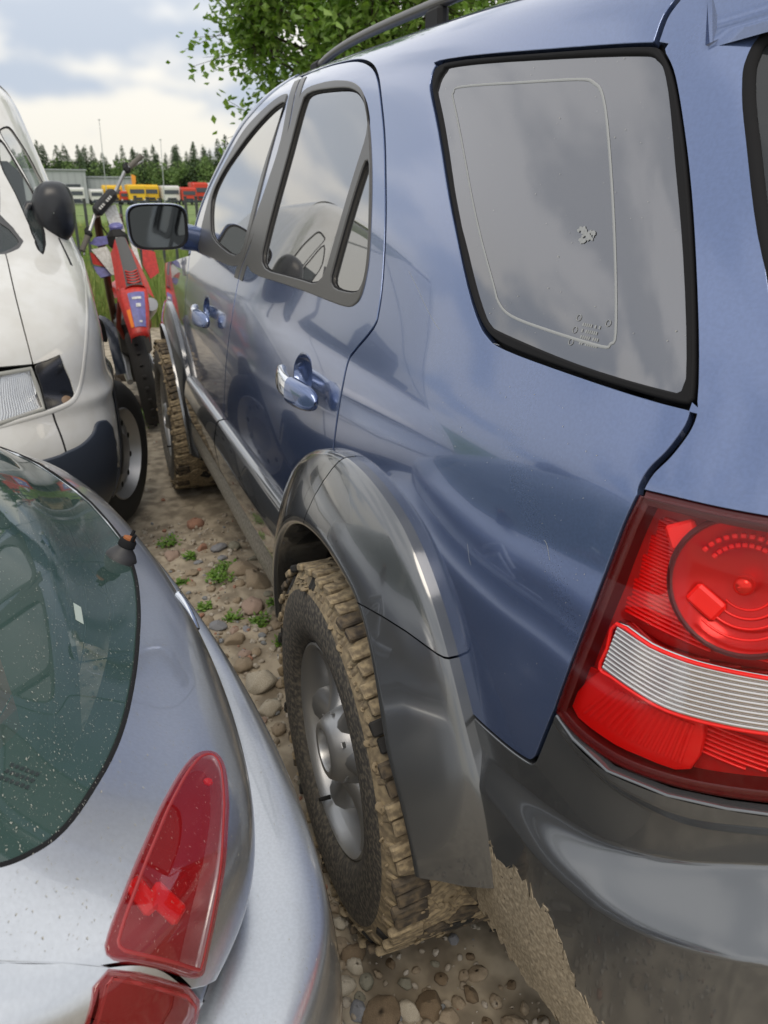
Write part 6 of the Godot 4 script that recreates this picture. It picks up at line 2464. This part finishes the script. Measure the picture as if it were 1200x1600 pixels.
func lorry(at: Vector3, m: Material, word: String, h: float, w: float, box_body: bool) -> void:
	var o := thing("parked_lorry", word, "lorry", at, "vehicles parked beyond the meadow")
	var mb := Mb.new()
	mb.box(Vector3(0, h * .5 + .45, 0), Vector3(w * .96, h - .6, 1.9), Basis.IDENTITY, .14)
	part("cab", mb.mesh(), m, o)
	mb = Mb.new()
	mb.box(Vector3(0, h * .66 + .25, .95), Vector3(w * .8, h * .27, .06), Basis(Vector3.RIGHT, -.1), .02)
	part("windscreen", mb.mesh(), M.far_glass, o)
	mb = Mb.new()
	mb.box(Vector3(0, .55, .92), Vector3(w * .96, .35, .2), Basis.IDENTITY, .05)
	part("bumper", mb.mesh(), M.bumper_plastic, o)
	mb = Mb.new()
	mb.box(Vector3(0, h * .5 + .65, -3.6), Vector3(w, h - .7, 4.6), Basis.IDENTITY, .05)
	part("load_body", mb.mesh(), m if box_body else M.lorry_white, o)
	for s in [-1.0, 1.0]:
		for z in [.1, -4.5]:
			mb = Mb.new()
			mb.lathe(Vector3(s * w * .43, .45, z), Vector3(s, 0, 0), [Vector2(.45, -.15), Vector2(.45, .12), Vector2(.38, .15), Vector2(0, .14)], 14)
			part("wheel", mb.mesh(), M.rubber, o)
		mb = Mb.new()
		mb.box(Vector3(s * w * .36, .82, .96), Vector3(.3, .2, .05), Basis.IDENTITY, .02)
		part("headlight", mb.mesh(), M.far_lamp, o)
	mb = Mb.new()
	mb.box(Vector3(0, h * .35, .96), Vector3(w * .5, h * .12, .05), Basis.IDENTITY, .02)
	part("grille", mb.mesh(), M.bumper_plastic, o)

func shed(at: Vector3, size: Vector3, label: String, door: bool) -> void:
	var o := thing("grey_shed", label, "building", at)
	var mb := Mb.new()
	mb.box(Vector3(0, size.y * .5, 0), size, Basis.IDENTITY, .05)
	part("wall", mb.mesh(), M.shed_wall, o)
	mb = Mb.new()
	mb.box(Vector3(0, size.y + .12, 0), Vector3(size.x + .5, .3, size.z + .5), Basis.IDENTITY, .05)
	part("roof", mb.mesh(), M.shed_roof, o)
	for k in 9:
		mb = Mb.new()
		mb.box(Vector3(-size.x * .5 + size.x * (k + .5) / 9, size.y * .5, size.z * .5 + .03), Vector3(.08, size.y * .96, .08))
		part("cladding_rib", mb.mesh(), M.shed_roof, o)
	if door:
		mb = Mb.new()
		mb.box(Vector3(size.x * .22, size.y * .52, size.z * .5 + .06), Vector3(size.x * .36, .9, .14), Basis.IDENTITY, .02)
		part("window_band", mb.mesh(), M.far_glass, o)

func conifer(sd: int) -> ArrayMesh:
	var rng := RandomNumberGenerator.new()
	rng.seed = sd
	var mb := Mb.new()
	mb.colored = true
	for k in 760:
		var t := pow(rng.randf(), .8)
		var y := lerpf(.10, 1.0, 1.0 - t)
		var R := .23 * pow(t, .85) + .006
		var a := rng.randf() * TAU
		var r := R * sqrt(rng.randf())
		var c := Vector3(cos(a) * r, y, sin(a) * r)
		mb.col = Color(.030, .060, .025).lerp(Color(.075, .125, .045), rng.randf())
		var l := rng.randf_range(.03, .065) * (.5 + t * .6)
		var outd := Vector3(cos(a), -.45, sin(a)).normalized()
		var s := Vector3(-sin(a), rng.randf_range(-.3, .3), cos(a)) * l * .5
		mb.face([c - s, c + s, c + outd * l])
		mb.face([c - outd * l * .3, c + s * .6, c + outd * l * .7 + Vector3(0, -.012, 0)])
	return mb.mesh()

func leafy(sd: int) -> ArrayMesh:
	var rng := RandomNumberGenerator.new()
	rng.seed = sd
	var mb := Mb.new()
	mb.colored = true
	var lobes := []
	for k in 9: lobes.append([Vector3(rng.randf_range(-.2, .2), rng.randf_range(.4, .85), rng.randf_range(-.2, .2)), rng.randf_range(.10, .2)])
	for k in 520:
		var lb: Array = lobes[k % 9]
		var d := Vector3(rng.randfn(), rng.randfn(), rng.randfn()).normalized()
		var c: Vector3 = lb[0] + d * lb[1] * pow(rng.randf(), .4)
		mb.col = Color(.06, .11, .03).lerp(Color(.15, .23, .06), rng.randf())
		var b := Basis.from_euler(Vector3(rng.randf() * 6, rng.randf() * 6, rng.randf() * 6))
		var l := rng.randf_range(.025, .05)
		mb.face([c, c + b * Vector3(l, 0, 0), c + b * Vector3(l * .6, 0, l)])
		mb.face([c, c + b * Vector3(l * .6, 0, l), c + b * Vector3(-.2 * l, l * .2, l)])
	return mb.mesh()

func near_tree() -> void:
	var base := Vector3(2.02, 0, -7.4)
	var o := thing("leafy_tree", "leafy green tree spreading above the roof of the blue SUV", "tree", base)
	var rng := RandomNumberGenerator.new()
	rng.seed = 55
	var mb := Mb.new()
	mb.tube([Vector3(0, -.1, 0), Vector3(.05, 1.0, 0), Vector3(-.05, 2.0, .1), Vector3(.0, 3.4, 0), Vector3(.1, 4.6, .1)], [.17, .14, .12, .08, .03], 12)
	part("trunk", mb.mesh(), M.bark, o)
	var leaves := Mb.new()
	leaves.colored = true
	var limbs := Mb.new()
	var c := Vector3(-.05, 3.35, 0)
	var rad := Vector3(2.05, 1.9, 1.8)
	var n := 92
	for k in n:
		var d := Vector3(rng.randfn(), rng.randfn() * .9, rng.randfn()).normalized()
		var q := c + d * rad * pow(rng.randf(), .38)
		var root := Vector3(rng.randf_range(-.05, .05), clampf(q.y - rng.randf_range(.5, 1.4), 1.7, 4.3), rng.randf_range(-.05, .05))
		var mid := root.lerp(q, .55) + Vector3(0, .16, 0)
		limbs.tube([root, mid, q], [.03, .018, .006], 5)
		# sprays of twigs with leaves
		for t in 15:
			var e := q + Vector3(rng.randfn(), rng.randfn() * .8, rng.randfn()) * .27
			limbs.tube([mid.lerp(q, rng.randf_range(.5, 1.0)), e], [.006, .002], 3, false)
			for l in 17:
				var at := q.lerp(e, rng.randf_range(.2, 1.1)) + Vector3(rng.randfn(), rng.randfn(), rng.randfn()) * .075
				var g := rng.randf()
				leaves.col = Color(.13, .235, .04).lerp(Color(.28, .41, .10), g)
				leaf_into(leaves, at, Basis.from_euler(Vector3(rng.randf_range(-.5, 1.3), rng.randf() * TAU, rng.randf_range(-.7, .7))), rng.randf_range(.06, .11), rng.randf_range(.024, .042))
	part("limbs", limbs.mesh(), M.bark, o)
	part("crown", leaves.mesh(), M.leaf, o)
